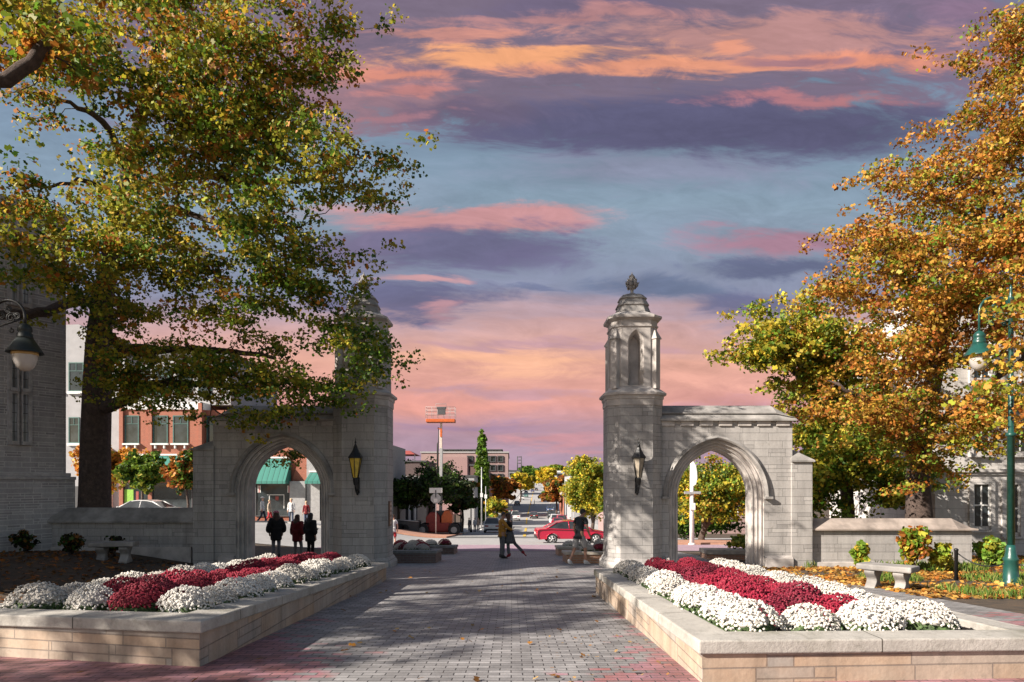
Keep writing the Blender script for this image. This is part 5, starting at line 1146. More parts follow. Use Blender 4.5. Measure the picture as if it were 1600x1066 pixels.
for i, (px, dd, pt, lb) in enumerate([(838,420,P_DARK,'tiny dark car high up the street in the left lane'),(834,520,P_SIL,'tiny silver car high up the street'),(841,600,P_WHITE,'tiny white car near the top of the street'),(828,470,P_DARK,'tiny dark parked car on the left near the street top'),(832,380,P_BLUE,'tiny blue car partway up the street')]): car(lb, XD(px, dd), dd, 0, pt, 'suv', 'cars far up the street', .03)
car('white car behind the dark garden wall by the shops', XD(222,44), 44, PI/2, P_WHITE, 'sedan', None); 
# orange boom lift and its trailer
def lift():
    d = 68.0; S = FPX/d; gx = XD(687, d); g = G(gx, d)
    r = thing('boom_lift', 'orange boom lift with a raised cream mast and railed basket', 'boom lift', (gx, d, g), world=True)
    def X(px): return XD(px, d)
    def Z(py): return zy(py, d)
    b = MB(); b.box(X(664), X(714), d-.9, d+.9, Z(831), Z(820)); b.box(X(672), X(703), d-1.05, d+1.05, Z(829), Z(816)); b.build('chassis', REDM, r, .05)
    for px in (662.5, 711):
        for yy in (d-1.15, d+1.15):
            c = (X(px), yy, g+.58); b = MB(); b.loft([[(c[0]+q*math.cos(2*PI*k/20), yy+o, c[2]+q*math.sin(2*PI*k/20)) for k in range(20)] for o, q in ((-.2,.34),(-.2,.52),(-.14,.58),(.14,.58),(.2,.52),(.2,.34))]); w = b.build('wheel', RUBBER, r)
            b = MB(); b.loft([[(c[0]+q*math.cos(2*PI*k/14), yy+o, c[2]+q*math.sin(2*PI*k/14)) for k in range(14)] for o, q in ((-.215,.1),(-.215,.3),(-.1,.33),(.1,.33),(.215,.3),(.215,.1))]); b.build('rim', GREYC, w)
    for (a, c, p, q, m, nm) in ((667,689,817,800,REDM,'engine_cover'),(691,708,817,797,ORANGE,'engine_cover')):
        b = MB(); x0, x1, z0, z1 = X(a), X(c), Z(p), Z(q); dx = (x1-x0)
        b.loft([[(x0,yy,z0),(x1,yy,z0),(x1,yy,z0+(z1-z0)*.6),(x1-dx*.25,yy,z1),(x0+dx*.3,yy,z1),(x0,yy,z0+(z1-z0)*.55)] for yy in (d-.95, d+.95)]); b.build(nm, m, r, .06)
    b = MB(); b.box(X(682), X(694), d-.3, d+.3, Z(816), Z(798)); b.build('turret', DGREY, r)
    b = MB(); b.obox(((X(688.5)+X(689.5))/2, d, (Z(806)+Z(700))/2), Matrix.Rotation(.01,3,'Y'), .15, .16, (Z(700)-Z(806))/2); b.build('lower_mast', GREYC, r, .03)
    b = MB(); b.box(X(686.8), X(691), d-.15, d+.15, Z(702), Z(672)); b.build('middle_mast', CREAM, r, .02)
    b = MB(); b.box(X(687.8), X(691), d-.11, d+.11, Z(674), Z(655)); b.build('upper_mast', CREAM, r, .02)
    b = MB(); b.box(X(688), X(691), d-.22, d-.165, Z(683), Z(670)); b.tube([(X(684),d-.1,Z(669)),(X(689),d-.1,Z(671)),(X(691),d-.1,Z(676))], .06, 6); b.build('orange_link', ORANGE, r)
    b = MB(); b.tube([(X(683.5),d+.1,Z(740)),(X(683.8),d+.1,Z(694)),(X(685),d,Z(690)),(X(685.5),d,Z(668))], [.1,.1,.05,.04], 6); b.build('hydraulic_hose', BLACKP, r)
    x0, x1 = X(666.5), X(711.5)
    bk = MB(); bk.box(x0, x1, d-.65, d+.65, Z(660.5), Z(655.5)); bk = bk.build('basket', ORANGE, r, .04)
    b = MB()
    for zz in (Z(637), Z(642), Z(648)):
        b.tube([(x0,d-.6,zz),(x1,d-.6,zz),(x1,d+.6,zz),(x0,d+.6,zz),(x0,d-.6,zz)], .02, 5)
    for k in range(6):
        xx = x0+(x1-x0)*k/5
        for yy in (d-.6, d+.6): b.tube([(xx,yy,Z(654)),(xx,yy,Z(637))], .018, 5)
    b.tube([(X(682),d-.6,Z(640)),(X(682),d-.6,Z(632.5)),(X(698),d-.6,Z(632.5)),(X(698),d-.6,Z(640))], .03, 5)
    b.build('guard_rail', GREYC, bk)
    b = MB(); b.box(X(683.5), X(698), d-.75, d-.5, Z(640.5), Z(637)); b.box(X(685), X(697), d-.72, d-.5, Z(649), Z(640)); b.build('control_box', DGREY, bk, .03)
lift()
tr_ = thing('trailer', 'low dark flat sided trailer standing left of the lift', 'trailer', (XD(640,67), 67, G(XD(640,67),67)), world=True)
b = MB(); x0, x1, dd = XD(621,67), XD(656,67), 67; z0 = zy(830,67)
b.box(x0, x1, dd-1, dd-.94, zy(829,67), zy(814,67)); b.box(x0, x1, dd+.94, dd+1, zy(829,67), zy(814,67)); b.box(x0, x0+.06, dd-.94, dd+.94, zy(829,67), zy(814,67)); b.box(x1-.06, x1, dd-.94, dd+.94, zy(829,67), zy(814,67)); b.box(x0, x1, dd-.94, dd+.94, zy(830,67), zy(828,67)); b.build('side_panels', DGREY, tr_)
b = MB(); b.tube([(x0,dd-1,zy(811.5,67)),(x1,dd-1,zy(814,67))], .06, 5); b.build('top_rail', GALV, tr_)
for k in (629, 636):
    for yy in (dd-1.05, dd+1.05):
        b = MB(); zc = G(XD(k,67),67)+.33; b.loft([[(XD(k,67)+q*math.cos(2*PI*j/16), yy+o, zc+q*math.sin(2*PI*j/16)) for j in range(16)] for o, q in ((-.1,.2),(-.1,.33),(.1,.33),(.1,.2))]); b.build('wheel', RUBBER, tr_)
# ------------------------------------------------------------------ street furniture
def stop_sign():
    d = 65.0; x = XD(681, d); g = G(x, d); r = thing('stop_sign', 'grey back of an octagonal road sign with a white street name plate above', 'road sign', (x,d,g), world=True)
    b = MB(); b.tube([(x,d,g-.1),(x,d,zy(763,d))], .055, 8); b.build('pole', WPOLE, r)
    b = MB(); z = zy(779, d); R = .50; ring = lambda yy, q: [(x+q*math.cos(PI/8+k*PI/4), yy, z+q*math.sin(PI/8+k*PI/4)) for k in range(8)]
    b.loft([ring(d-.09,R), ring(d-.075,R)]); b.build('octagon_plate', GALV, r)
    b = MB(); b.loft([ring(d-.073,R*.98), ring(d-.07,R*.98)]); 
    b = MB(); b.box(x-.16, x+.16, d-.10, d-.091, z-.35, z-.02); b.build('sticker', WTRIM, r)
    b = MB(); b.box(XD(671,d), XD(691,d), d-.06, d-.03, zy(770.5,d), zy(762.5,d)); b.build('name_plate', WTRIM, r)
    b = MB(); b.box(x-.05, x+.05, d-.12, d-.095, z+.1, zy(766,d)); b.build('clamp', DGREY, r)
stop_sign()
def banner_pole():
    d = 40.0; x = XD(1081, d); g = G(x, d); r = thing('banner_pole', 'white street pole with a curved white banner seen through the sunlit arch', 'pole', (x,d,g), world=True)
    b = MB(); b.tube([(x,d,g-.1),(x,d,zy(715,d))], [.14,.10], 10); b.lathe([(.22,g),(.22,g+.08),(.15,g+.14)], (x,d,0), 10); b.build('pole', WPOLE, r)
    b = MB(); P = [(x+.02,zy(760,d)),(x+.20,zy(757,d)),(x+.27,zy(748,d)),(x+.26,zy(738,d)),(x+.2,zy(728,d)),(x+.02,zy(720,d))]
    b.loft([[(a,d-.16,z) for a, z in P], [(a,d-.13,z) for a, z in P]]); b.build('banner', WTRIM, r)
    b = MB(); b.box(XD(1068,d), XD(1094,d), d-.2, d-.11, zy(772,d), zy(768,d)); b.build('cross_arm', GALV, r, .02)
    b = MB(); b.box(XD(1077,d), XD(1085,d), d-.28, d-.1, zy(797,d), zy(786,d)); b.build('control_box', WPOLE, r, .02)
banner_pole()
def globe_lamp(label, px, ytop, d, n, h=None):
    x = XD(px, d); g = G(x, d); r = thing('globe_lamp', label, 'street lamp', (x,d,g), 0, 'globe lamps along the street', world=True); zt = zy(ytop, d)
    b = MB(); b.tube([(x,d,g),(x,d,g+.8),(x,d,zt-.3)], [.14,.08,.06], 8)
    if n == 2: b.tube([(x-.42,d,zt-.35),(x-.42,d,zt-.55),(x,d,zt-.7),(x+.42,d,zt-.55),(x+.42,d,zt-.35)], .04, 6)
    b.build('pole', DGREENM, r)
    for sx in ((-.42,.42) if n == 2 else (0,)):
        b = MB(); b.ball((x+sx,d,zt-.1), .25, 10, 7); b.build('globe', GLOBE, r)
globe_lamp('single large white globe lamp above the lift', 711, 735, 78, 1); globe_lamp('twin white globe lamp right of the lift', 720, 750, 84, 2); globe_lamp('twin white globe lamp before the brown tree on the right', 882, 770, 96, 2)
globe_lamp('white globe lamp beside the small yellow kerb tree', 736, 780, 80, 1)
def thin_pole(label, px, y0, y1, d, r0, m, arm=0):
    x = XD(px, d); g = G(x, d); r = thing('metal_pole', label, 'pole', (x,d,g), world=True); b = MB(); b.tube([(x,d,g-.1),(x,d,zy(y0,d))], [r0, r0*.7], 8); b.lathe([(r0*2,g),(r0*2,g+.1),(r0*1.2,g+.2)], (x,d,0), 8); b.build('pole', m, r)
    b = MB(); b.box(x-.18, x+.18, d-.15, d-.1, zy(y1,d), zy(y1,d)+.55); b.build('plate', WTRIM, r)
thin_pole('tall thin pale metal pole in front of the columnar tree', 752.5, 730, 777, 92, .10, GALV); thin_pole('slim grey metal pole at the kerb beside the right parked cars', 893.5, 752, 782, 88, .09, GALV); thin_pole('short pale sign pole right of the thin metal pole', 759, 760, 779, 96, .07, GALV)
def park_lamp(label, px, py_lamp, d, xp, base, green, topz, arcr, side):
    # side: direction from pole to lamp
    S = FPX/d; x = XD(px, d); gz_ = G(xp, d); zl = zy(py_lamp, d)      # zl: bottom edge of the shade
    r = thing('park_lamp', label, 'street lamp', (xp, d, gz_), world=True)
    b = MB(); b.lathe([(.19,gz_-.1),(.19,gz_+.06),(.155,gz_+.10),(.14,gz_+.5),(.16,gz_+.54),(.12,gz_+.60),(.10,gz_+.75),(.075,gz_+.85)], (xp,d,0), 14); b.build('base', green, r)
    zm = zy(682, d) if side < 0 else gz_+3.0
    b = MB(); b.lathe([(.076,gz_+.85),(.072,zm),(.10,zm+.01),(.10,zm+.06),(.055,zm+.09),(.05,topz-.1),(.07,topz-.08),(.05,topz),(.02,topz+.12),(.035,topz+.17),(.005,topz+.25)], (xp,d,0), 12); b.build('pole', green, r)
    b = MB(); zt = zl+.50
    cx_ = x-side*arcr; n = 12
    zc = topz-.35
    pts = [(xp, d, zc-.05)]+[(cx_+side*arcr*math.cos(PI-PI*k/n), d, zc+arcr*math.sin(PI*k/n)) for k in range(n+1)]+[(x, d, zt)]
    b.tube(pts, .026, 8)
    # scroll work
    for k, (ox, oz, q) in enumerate(((.05,-.02,.10),(-.13,.02,.09),(.16,.02,.07),(.0,.14,.07))):
        sp = [(cx_+side*ox+q*(1-t*.75)*math.cos(t*4.2*PI+k), d, zc+oz+q*(1-t*.75)*math.sin(t*4.2*PI+k)) for t in [j/22 for j in range(23)]]
        b.tube(sp, .013, 5)
    b.tube([(xp,d,zc-.22),(cx_,d,zc-.12),(x-side*.06,d,zc-.04)], .016, 6)
    for j in (0, 1):
        q0 = cx_-side*(.2-.26*j); sp = [(q0+.05*(1-t*.7)*math.cos(t*3.4*PI+1.6), d, zc-.25+.05*(1-t*.7)*math.sin(t*3.4*PI+1.6)) for t in [k/16 for k in range(17)]]; b.tube(sp, .012, 5)
    b.build('scroll_arm', IRON if green is not GREENM else green, r)
    b = MB(); b.lathe([(.03,zt+.04),(.07,zt+.02),(.115,zt-.04),(.12,zt-.10),(.10,zt-.13),(.125,zt-.15),(.125,zt-.20),(.14,zt-.24)], (x,d,0), 14)
    b.lathe([(.14,zt-.24),(.29,zl+.02),(.30,zl),(.24,zl+.02)], (x,d,0), 18); sh = b.build('lamp_shade', green, r)
    b = MB(); b.lathe([(.215,zl+.02),(.215,zl-.03),(.205,zl-.035)], (x,d,0), 16); b.build('collar', LENS, sh)
    b = MB(); b.lathe([(.19,zl+.015),(.195,zl-.04),(.185,zl-.14),(.14,zl-.25),(.07,zl-.315),(.01,zl-.33)], (x,d,0), 18); b.build('globe', GLOBE, r)
park_lamp('black hanging park lamp with scrollwork at the left edge', 39, 552, 12.5, XD(39,12.5)-.62, 0, DGREENM, zy(470,12.5)+.06, .30, 1)
park_lamp('green park lamp with a hanging globe in front of the orange maple', 1530, 556, 15.0, XD(1579.5,15), 0, GREENM, zy(470,15)+.1, .34, -1)
def post_chain():
    x, y = gd(1494, 907); g = G(x, y); r = thing('chain_post', 'short dark post holding a drooping chain by the right lamp', 'post', (x,y,g), world=True)
    b = MB(); b.lathe([(.042,g-.1),(.04,g+.68),(.05,g+.69),(.05,g+.72),(.02,g+.74)], (x,y,0), 10); b.build('post', IRON, r)
    def rope(name, lab, A, B_, sag, col, rad):
        A, B_ = Vector(A), Vector(B_); P = [A.lerp(B_, t/14)-Vector((0,0,sag*4*(t/14)*(1-t/14))) for t in range(15)]
        o = MB(); o.tube(P, rad, 6); q = o.build(name, col, None, origin=tuple(A)); tag(q, lab, 'chain')
    rope('hanging_chain', 'dark chain sagging from the short post to the green lamp', (x+.04,y,g+.62), (XD(1575,15.0)-.05,15.0,G(10.8,15)+.45), .16, IRON, .014)
    rope('hanging_rope', 'pale rope running off to the right from the green lamp', (XD(1585,15.0)+.02,15.0,G(10.8,15)+.42), (XD(1585,15.0)+3.0,14.2,G(13.5,14)+.55), .10, GALV, .014)
post_chain()
# ------------------------------------------------------------------ people
def V3(*a): return Vector(a)
BASEJ = dict(pelvis=(0,0,.94), waist=(0,.0,1.08), chest=(0,-.01,1.28), necb=(0,-.01,1.43), neck=(0,.005,1.50), jaw=(0,.03,1.575), head=(0,.015,1.65), crown=(0,.005,1.70),
    hipL=(-.09,0,.90), kneeL=(-.10,.015,.49), ankL=(-.10,-.01,.09), toeL=(-.115,.13,.03), hipR=(.09,0,.90), kneeR=(.10,.015,.49), ankR=(.10,-.01,.09), toeR=(.115,.13,.03),
    shL=(-.165,-.01,1.40), elL=(-.22,-.03,1.12), wrL=(-.235,.03,.87), haL=(-.235,.05,.80), shR=(.165,-.01,1.40), elR=(.22,-.03,1.12), wrR=(.235,.03,.87), haR=(.235,.05,.80))
RADJ = dict(pelvis=.125, waist=.112, chest=.125, necb=.07, neck=.052, jaw=.066, head=.092, crown=.068, hip=.088, knee=.055, ank=.037, toe=.03, sh=.058, el=.041, wr=.028, ha=.033)
EDG = [('pelvis','waist'),('waist','chest'),('chest','necb'),('necb','neck'),('neck','jaw'),('jaw','head'),('head','crown')]+[e for k in 'LR' for e in (('pelvis','hip'+k),('hip'+k,'knee'+k),('knee'+k,'ank'+k),('ank'+k,'toe'+k),('necb','sh'+k),('sh'+k,'el'+k),('el'+k,'wr'+k),('wr'+k,'ha'+k))]
def skin_mesh(J, edges, rad, root):
    names = []
    for a, b_ in edges:
        for q in (a, b_):
            if q not in names: names.append(q)
    me = bpy.data.meshes.new('tmp'); me.from_pydata([tuple(J[q]) for q in names], [(names.index(a), names.index(b_)) for a, b_ in edges], [])
    ob = bpy.data.objects.new('tmp', me); COL.objects.link(ob)
    ob.modifiers.new('s', 'SKIN'); sb = ob.modifiers.new('u', 'SUBSURF'); sb.levels = 2
    for i, q in enumerate(names):
        sv = me.skin_vertices[0].data[i]; r_ = rad(q); sv.radius = (r_, r_); sv.use_root = (q == root)
    ob.modifiers['s'].use_smooth_shade = True
    dg = bpy.context.evaluated_depsgraph_get(); ev = ob.evaluated_get(dg); m = bpy.data.meshes.new_from_object(ev)
    vs = [v.co.copy() for v in m.vertices]; fs = [tuple(p.vertices) for p in m.polygons]
    bpy.data.objects.remove(ob); bpy.data.meshes.remove(me); bpy.data.meshes.remove(m)
    return vs, fs
def person(label, x, y, H, rz, top, legs, hair='short', hairm=HAIRD, J=None, skin=SKIN, sleeve='long', bottom='trousers', shoe=None, group=None, z=None, detail=True, skirt=None, hat=None, female=False, coat=0):
    z = G(x, y)+.015 if z is None else z
    r = thing('person', label, 'person', (x, y, z), rz, group); s = H/1.76; r.scale = (s, s, s)
    P = {k: Vector(v) for k, v in BASEJ.items()}
    if female:
        for k in ('shL','shR'): P[k].x *= .86
        for k in ('elL','elR','wrL','wrR','haL','haR'): P[k].x *= .9
    for k, v in (J or {}).items(): P[k] = Vector(v)
    def rb(q): return RADJ.get(q, RADJ.get(q[:-1], .05))*(.92 if female and q in ('waist','chest','necb','neck') else 1)
    vs, fs = skin_mesh(P, EDG, rb, 'pelvis')
    b = MB(); b.add(vs, fs, True)
    # nose, ears, fingers join the same body mesh
    f = (P['toeL']-P['ankL']+P['toeR']-P['ankR']); f.z = 0; f = Vector((0,1,0))
    hd = (P['crown']-P['jaw']).normalized(); fw = (Vector((0,1,0))-hd*hd.y).normalized()
    if 'look' in (J or {}): fw = Vector(J['look']).normalized(); fw = (fw-hd*fw.dot(hd)).normalized()
    sd = fw.cross(hd); hc = P['head']
    if detail:
        b.tube([hc+fw*.082+hd*.005, hc+fw*.108-hd*.028, hc+fw*.085-hd*.036], [.010,.015,.008], 6)
        b.tube([hc+fw*.076-hd*.062-sd*.022, hc+fw*.084-hd*.064, hc+fw*.076-hd*.062+sd*.022], [.006,.008,.006], 5)
        for q in (-1, 1): b.ball(hc+sd*q*.093-hd*.02-fw*.01, .022, 7, 5, (.5,1,1.3))
        for k in 'LR':
            w, h = P['wr'+k], P['ha'+k]; d = (h-w).normalized(); a = d.orthogonal().normalized() if abs(d.z) < .5 else Vector((0,1,0)); a = (a-d*a.dot(d)).normalized(); c = d.cross(a)
            for i in range(4):
                o = h+a*(i-1.5)*.016+d*.02; L = (.058,.07,.066,.05)[i]; b.tube([o, o+d*L*.55+c*.004, o+d*L+c*.018], [.0085,.008,.006], 5)
            o = w+d*.02+a*.028; b.tube([o, o+d*.035+a*.018, o+d*.06+a*.02+c*.012], [.011,.010,.007], 5)
    b.build('body', skin, r)
    if detail:
        b = MB()
        for q in (-1, 1): b.ball(hc+fw*.083+sd*q*.033+hd*.008, .010, 6, 4)
        b.build('eyes', BLACKP, r)
    def lerp(a, b_, t): return P[a].lerp(P[b_], t)
    ed = [('pelvis','waist'),('waist','chest'),('chest','necb')]; ex = .016+coat
    for k in 'LR':
        if sleeve == 'long': ed += [('necb','sh'+k),('sh'+k,'el'+k),('el'+k,'cuf'+k)]; P['cuf'+k] = lerp('el'+k,'wr'+k,.92)
        elif sleeve == 'short': ed += [('necb','sh'+k),('sh'+k,'slv'+k)]; P['slv'+k] = lerp('sh'+k,'el'+k,.62)
        else: ed += [('necb','sh'+k)]
    P['hem'] = P['pelvis'].lerp(P['waist'], -.1)-Vector((0,0,.06 if coat == 0 else .30)); ed = [('hem','pelvis')]+ed
    rr = lambda q: {'hem': RADJ['pelvis']+.012, 'cufL': .036, 'cufR': .036, 'slvL': .052, 'slvR': .052, 'necb': .062}.get(q, rb(q))+ex
    vs, fs = skin_mesh(P, ed, rr, 'pelvis'); b = MB(); b.add(vs, fs, True); b.build('coat' if coat else 'shirt', top, r)
    if bottom:
        t = {'trousers': .96, 'shorts': .0}[bottom]; ed = [('waist2','pelvis')]; P['waist2'] = P['pelvis'].lerp(P['waist'], .45)
        for k in 'LR':
            if bottom == 'trousers': P['cf'+k] = lerp('knee'+k,'ank'+k,.97); ed += [('pelvis','hip'+k),('hip'+k,'knee'+k),('knee'+k,'cf'+k)]
            else: P['cf'+k] = lerp('hip'+k,'knee'+k,.98); ed += [('pelvis','hip'+k),('hip'+k,'cf'+k)]
        e2 = .014; rr = lambda q: {'waist2': .115, 'cfL': .05 if bottom == 'trousers' else .09, 'cfR': .05 if bottom == 'trousers' else .09}.get(q, rb(q))+e2
        vs, fs = skin_mesh(P, ed, rr, 'pelvis'); b = MB(); b.add(vs, fs, True); b.build(bottom, legs, r)
    if skirt:
        L, flare, m = skirt; c = P['pelvis']; b = MB(); R = []
        for t in (0, .3, .7, 1):
            zz = c.z+.1-t*L; q = .135+flare*t; R.append([(c.x+q*(1+.06*math.sin(7*a))*math.cos(a), c.y+q*.92*(1+.06*math.sin(7*a))*math.sin(a), zz) for a in [2*PI*k/28 for k in range(28)]])
        b.loft(R, True, True, True); b.build('skirt', m, r)
    for k in 'LR':
        a, t = P['ank'+k], P['toe'+k]; d = (t-a); d.z *= .3; d.normalize(); b = MB(); up = Vector((0,0,1)); sdv = d.cross(up).normalized()
        if abs((t-a).normalized().z) > .85: d = (t-a).normalized(); sdv = d.cross(Vector((0,1,0))).normalized(); up = sdv.cross(d)
        heel = a-d*.06; base = min(a.z, t.z)
        def ring(c, w, h, lo): return [c+sdv*w*math.cos(q)+up*(h*max(0, math.sin(q))+lo*min(0, math.sin(q))) for q in [2*PI*j/10 for j in range(10)]]
        b.loft([ring(a-d*.07, .025, .05, .07), ring(a-d*.03, .045, .07, .085), ring(a+d*.05, .048, .045, .08), ring(t-(t-a)*.1, .05, .03, .035), ring(t+d*.05, .03, .012, .02)], True, True, True)
        b.build('shoe', shoe or BLACKP, r)
    # hair
    b = MB()
    if hair == 'short':
        R = []
        for t in range(7):
            an = PI/2*t/6*1.08; R.append([hc+hd*(.012+.100*math.sin(an)+.0)+(fw*math.cos(q)*(.098 if math.cos(q) < .3 else .086)+sd*math.sin(q)*.097)*math.cos(an)-fw*.012-(hd*.045*max(0,-math.cos(q))*math.cos(an)) for q in [2*PI*j/14 for j in range(14)]])
        b.loft(R, False, True, True)
    elif hair == 'long':
        R = []
        for (zz, w, dp, off) in ((.118,.02,.02,-.01),(.10,.07,.075,-.012),(.05,.104,.104,-.016),(-.02,.108,.095,-.03),(-.10,.12+coat*.3,.07+coat*.4,-.055-coat*.5),(-.22,.125+coat*.3,.055+coat*.3,-.085-coat*1.05),(-.36,.105+coat*.3,.045+coat*.2,-.095-coat*1.1),(-.46,.05,.02,-.09-coat*1.1)):
            R.append([hc+hd*zz+fw*(off+dp*math.cos(q))+sd*w*math.sin(q) for q in [2*PI*j/14 for j in range(14)]])
        b.loft(R, True, True, True)
    if hair: b.build('hair', hairm, r)
    if hat is not None:
        b = MB(); b.loft([[hc+hd*zz+(fw*math.cos(q)+sd*math.sin(q))*rr_ for q in [2*PI*j/14 for j in range(14)]] for zz, rr_ in ((.02,.108),(.06,.110),(.10,.09),(.125,.04))], False, True, True)
        b.loft([[hc+hd*.03+fw*.09+sd*.07*k for k in (-1,1)][::1]+[hc+hd*.02+fw*.17+sd*.05*k for k in (1,-1)], [hc+hd*.038+fw*.09+sd*.07*k for k in (-1,1)]+[hc+hd*.028+fw*.17+sd*.05*k for k in (1,-1)]]); b.build('cap', hat, r)
    return r
MUST, BLKC, GREYT, WHC, REDC, DRED, NAVY, PINKC, BEIGE, KHAKI, DENIM = cloth('mustard_cloth', (.42,.20,.03)), cloth('black_cloth', (.012,.012,.014)), cloth('grey_cloth', (.12,.12,.125)), cloth('white_cloth', (.6,.6,.6)), cloth('red_cloth', (.42,.03,.04)), cloth('dark_red_cloth', (.14,.008,.012)), cloth('navy_cloth', (.02,.025,.05)), cloth('pink_cloth', (.5,.16,.2)), cloth('beige_cloth', (.42,.34,.26)), cloth('khaki_cloth', (.30,.285,.28)), cloth('denim_cloth', (.06,.08,.13))
# couple embracing in the middle of the walk
d = 25.4
person('man in a mustard top and grey trousers embracing a woman on the walk', XD(784.5,d), d, 1.72, -1.25, MUST, GREYT, 'short', HAIRD, dict(elL=(-.25,.16,1.17), wrL=(-.10,.36,1.12), haL=(-.02,.42,1.12), elR=(.25,.16,1.14), wrR=(.12,.37,1.06), haR=(.04,.43,1.05), jaw=(0,.06,1.57), head=(0,.06,1.645), crown=(0,.045,1.70), look=(0,1,-.1)), skin=SKIND)
person('woman in a black top and grey flared skirt kicking one heel out behind her', XD(795.5,d), d+.05, 1.66, 1.3, BLKC, GREYT, 'long', HAIRB, dict(elL=(-.25,.15,1.30), wrL=(-.13,.33,1.40), haL=(-.06,.38,1.42), elR=(.26,.12,1.26), wrR=(.15,.32,1.36), haR=(.08,.38,1.39), jaw=(0,.07,1.575), head=(0,.065,1.65), crown=(0,.05,1.70),
   kneeR=(.12,-.20,.56), ankR=(.14,-.52,.25), toeR=(.14,-.62,.12), hipR=(.09,-.02,.90), ankL=(-.09,-.02,.14), toeL=(-.10,.10,.03), pelvis=(0,-.03,.94)), bottom='trousers', skirt=(.46,.13,cloth('charcoal_skirt', (.085,.085,.088))), female=True, shoe=cloth('crimson_shoe', (.25,.02,.03)), sleeve='short')
d = 21.35
person('man in dark t-shirt and pale shorts walking head bowed by the brick planter', XD(905,d), d, 1.80, -.75, cloth('charcoal_shirt', (.022,.024,.028)), KHAKI, 'short', HAIRD, dict(chest=(0,.06,1.27), necb=(0,.10,1.41), neck=(0,.14,1.475), jaw=(.0,.21,1.52), head=(.0,.20,1.60), crown=(0,.17,1.66), waist=(0,.02,1.08), shL=(-.175,.09,1.385), shR=(.175,.09,1.385), elL=(-.24,.04,1.12), wrL=(-.24,.16,.90), haL=(-.24,.2,.84), elR=(.24,.08,1.11), wrR=(.23,.22,.90), haR=(.22,.27,.85),
   kneeL=(-.10,-.10,.49), ankL=(-.10,-.34,.13), toeL=(-.11,-.22,.03), kneeR=(.10,.16,.50), ankR=(.10,.20,.09), toeR=(.11,.34,.03), look=(.1,.8,-.6)), skin=SKIND, sleeve='short', bottom='shorts', shoe=WHC)
# three women seen through the shaded arch
G3 = None
d = 25.4
person('woman with long hair and a pink cap in a black coat under the shaded arch', XD(433,d), d-.1, 1.70, .45, BLKC, cloth('pale_jeans', (.20,.20,.22)), 'long', HAIRB, dict(elL=(-.27,-.02,1.13), elR=(.27,-.02,1.13), wrL=(-.24,.06,.90), wrR=(.24,.06,.90)), female=True, coat=.085, hat=PINKC)
person('woman with long dark hair in a dark red coat beside the black coated woman', XD(460,d), d+.35, 1.60, -.25, DRED, cloth('pale_tights', (.24,.22,.22)), 'long', HAIRB, dict(kneeR=(.12,.10,.5), ankR=(.2,.02,.12)), female=True, coat=.08)
person('woman dressed all in black at the right jamb of the shaded arch', XD(489,d), d-.3, 1.66, -.5, BLKC, BLKC, 'long', HAIRD, None, female=True, coat=.075)
def bgp(label, px, d, H, rz, top, legs, hair='short', hm=HAIRD, **k): person(label, XD(px,d), d, H, rz, top, legs, hair, hm, **k)
wk = dict(kneeL=(-.1,.12,.5), ankL=(-.1,.22,.1), toeL=(-.1,.36,.05), kneeR=(.1,-.02,.49), ankR=(.1,-.26,.14), toeR=(.1,-.15,.03))
bgp('person in a white top and dark trousers and a cap striding past the shop window', 410, 47, 1.76, -PI/2, WHC, NAVY, 'short', HAIRB, J=wk, hat=WHC)
bgp('person in a pale top walking just behind the white capped walker', 421, 48.5, 1.62, -PI/2, BEIGE, REDC, 'short', HAIRG, J=wk)
bgp('person in white with fair hair between the two coated women, farther off', 455, 46, 1.68, PI, WHC, DENIM, 'short', HAIRG)
bgp('person in a dark red top far off beside the all black woman', 478.5, 46, 1.62, PI, DRED, DENIM, 'short', HAIRG)
bgp('person in a white top and red shorts half hidden by the shaded tower', 614.5, 37, 1.74, .3, WHC, REDC, 'short', HAIRB, bottom='shorts', sleeve='short')
CR = 'people on the pavements along the street'
cols = [PINKC, REDC, WHC, REDC, BEIGE, WHC, NAVY]
lab = ['pink topped person on the right pavement, leftmost of the cluster','red shirted person in the right pavement cluster','white shirted person in the right pavement cluster by the yellow tree','red topped person standing nearest the yellow green tree','beige topped person behind the right pavement cluster','white topped person at the back of the right pavement cluster','navy topped person on the right pavement by the lamp']
for i, (px, dd) in enumerate([(897,80),(902,79),(906,82),(909,78),(900,90),(905,95),(891,92)]): bgp(lab[i], px, dd, 1.72, random.uniform(0, 6), cols[i], DENIM, 'short', HAIRB, group=CR, detail=False)
bgp('red shirted person crossing the far street', 829.5, 215, 1.75, PI/2, REDC, REDC, J=wk, group=CR, detail=False); bgp('pale shirted person crossing the far street beside the red one', 835, 216, 1.75, PI/2, WHC, BEIGE, J=wk, group=CR, detail=False)
for i, (px, dd, c, lb) in enumerate([(742,82,WHC,'white shirted person on the left pavement by the globe lamp'),(747,84,BEIGE,'beige shirted person beside the white shirted one on the left pavement'),(733,83,GREYT,'grey dressed person on the left pavement near the lift wheel')]): bgp(lb, px, dd, 1.72, random.uniform(0,6), c, DENIM, 'short', HAIRB, group=CR, detail=False)
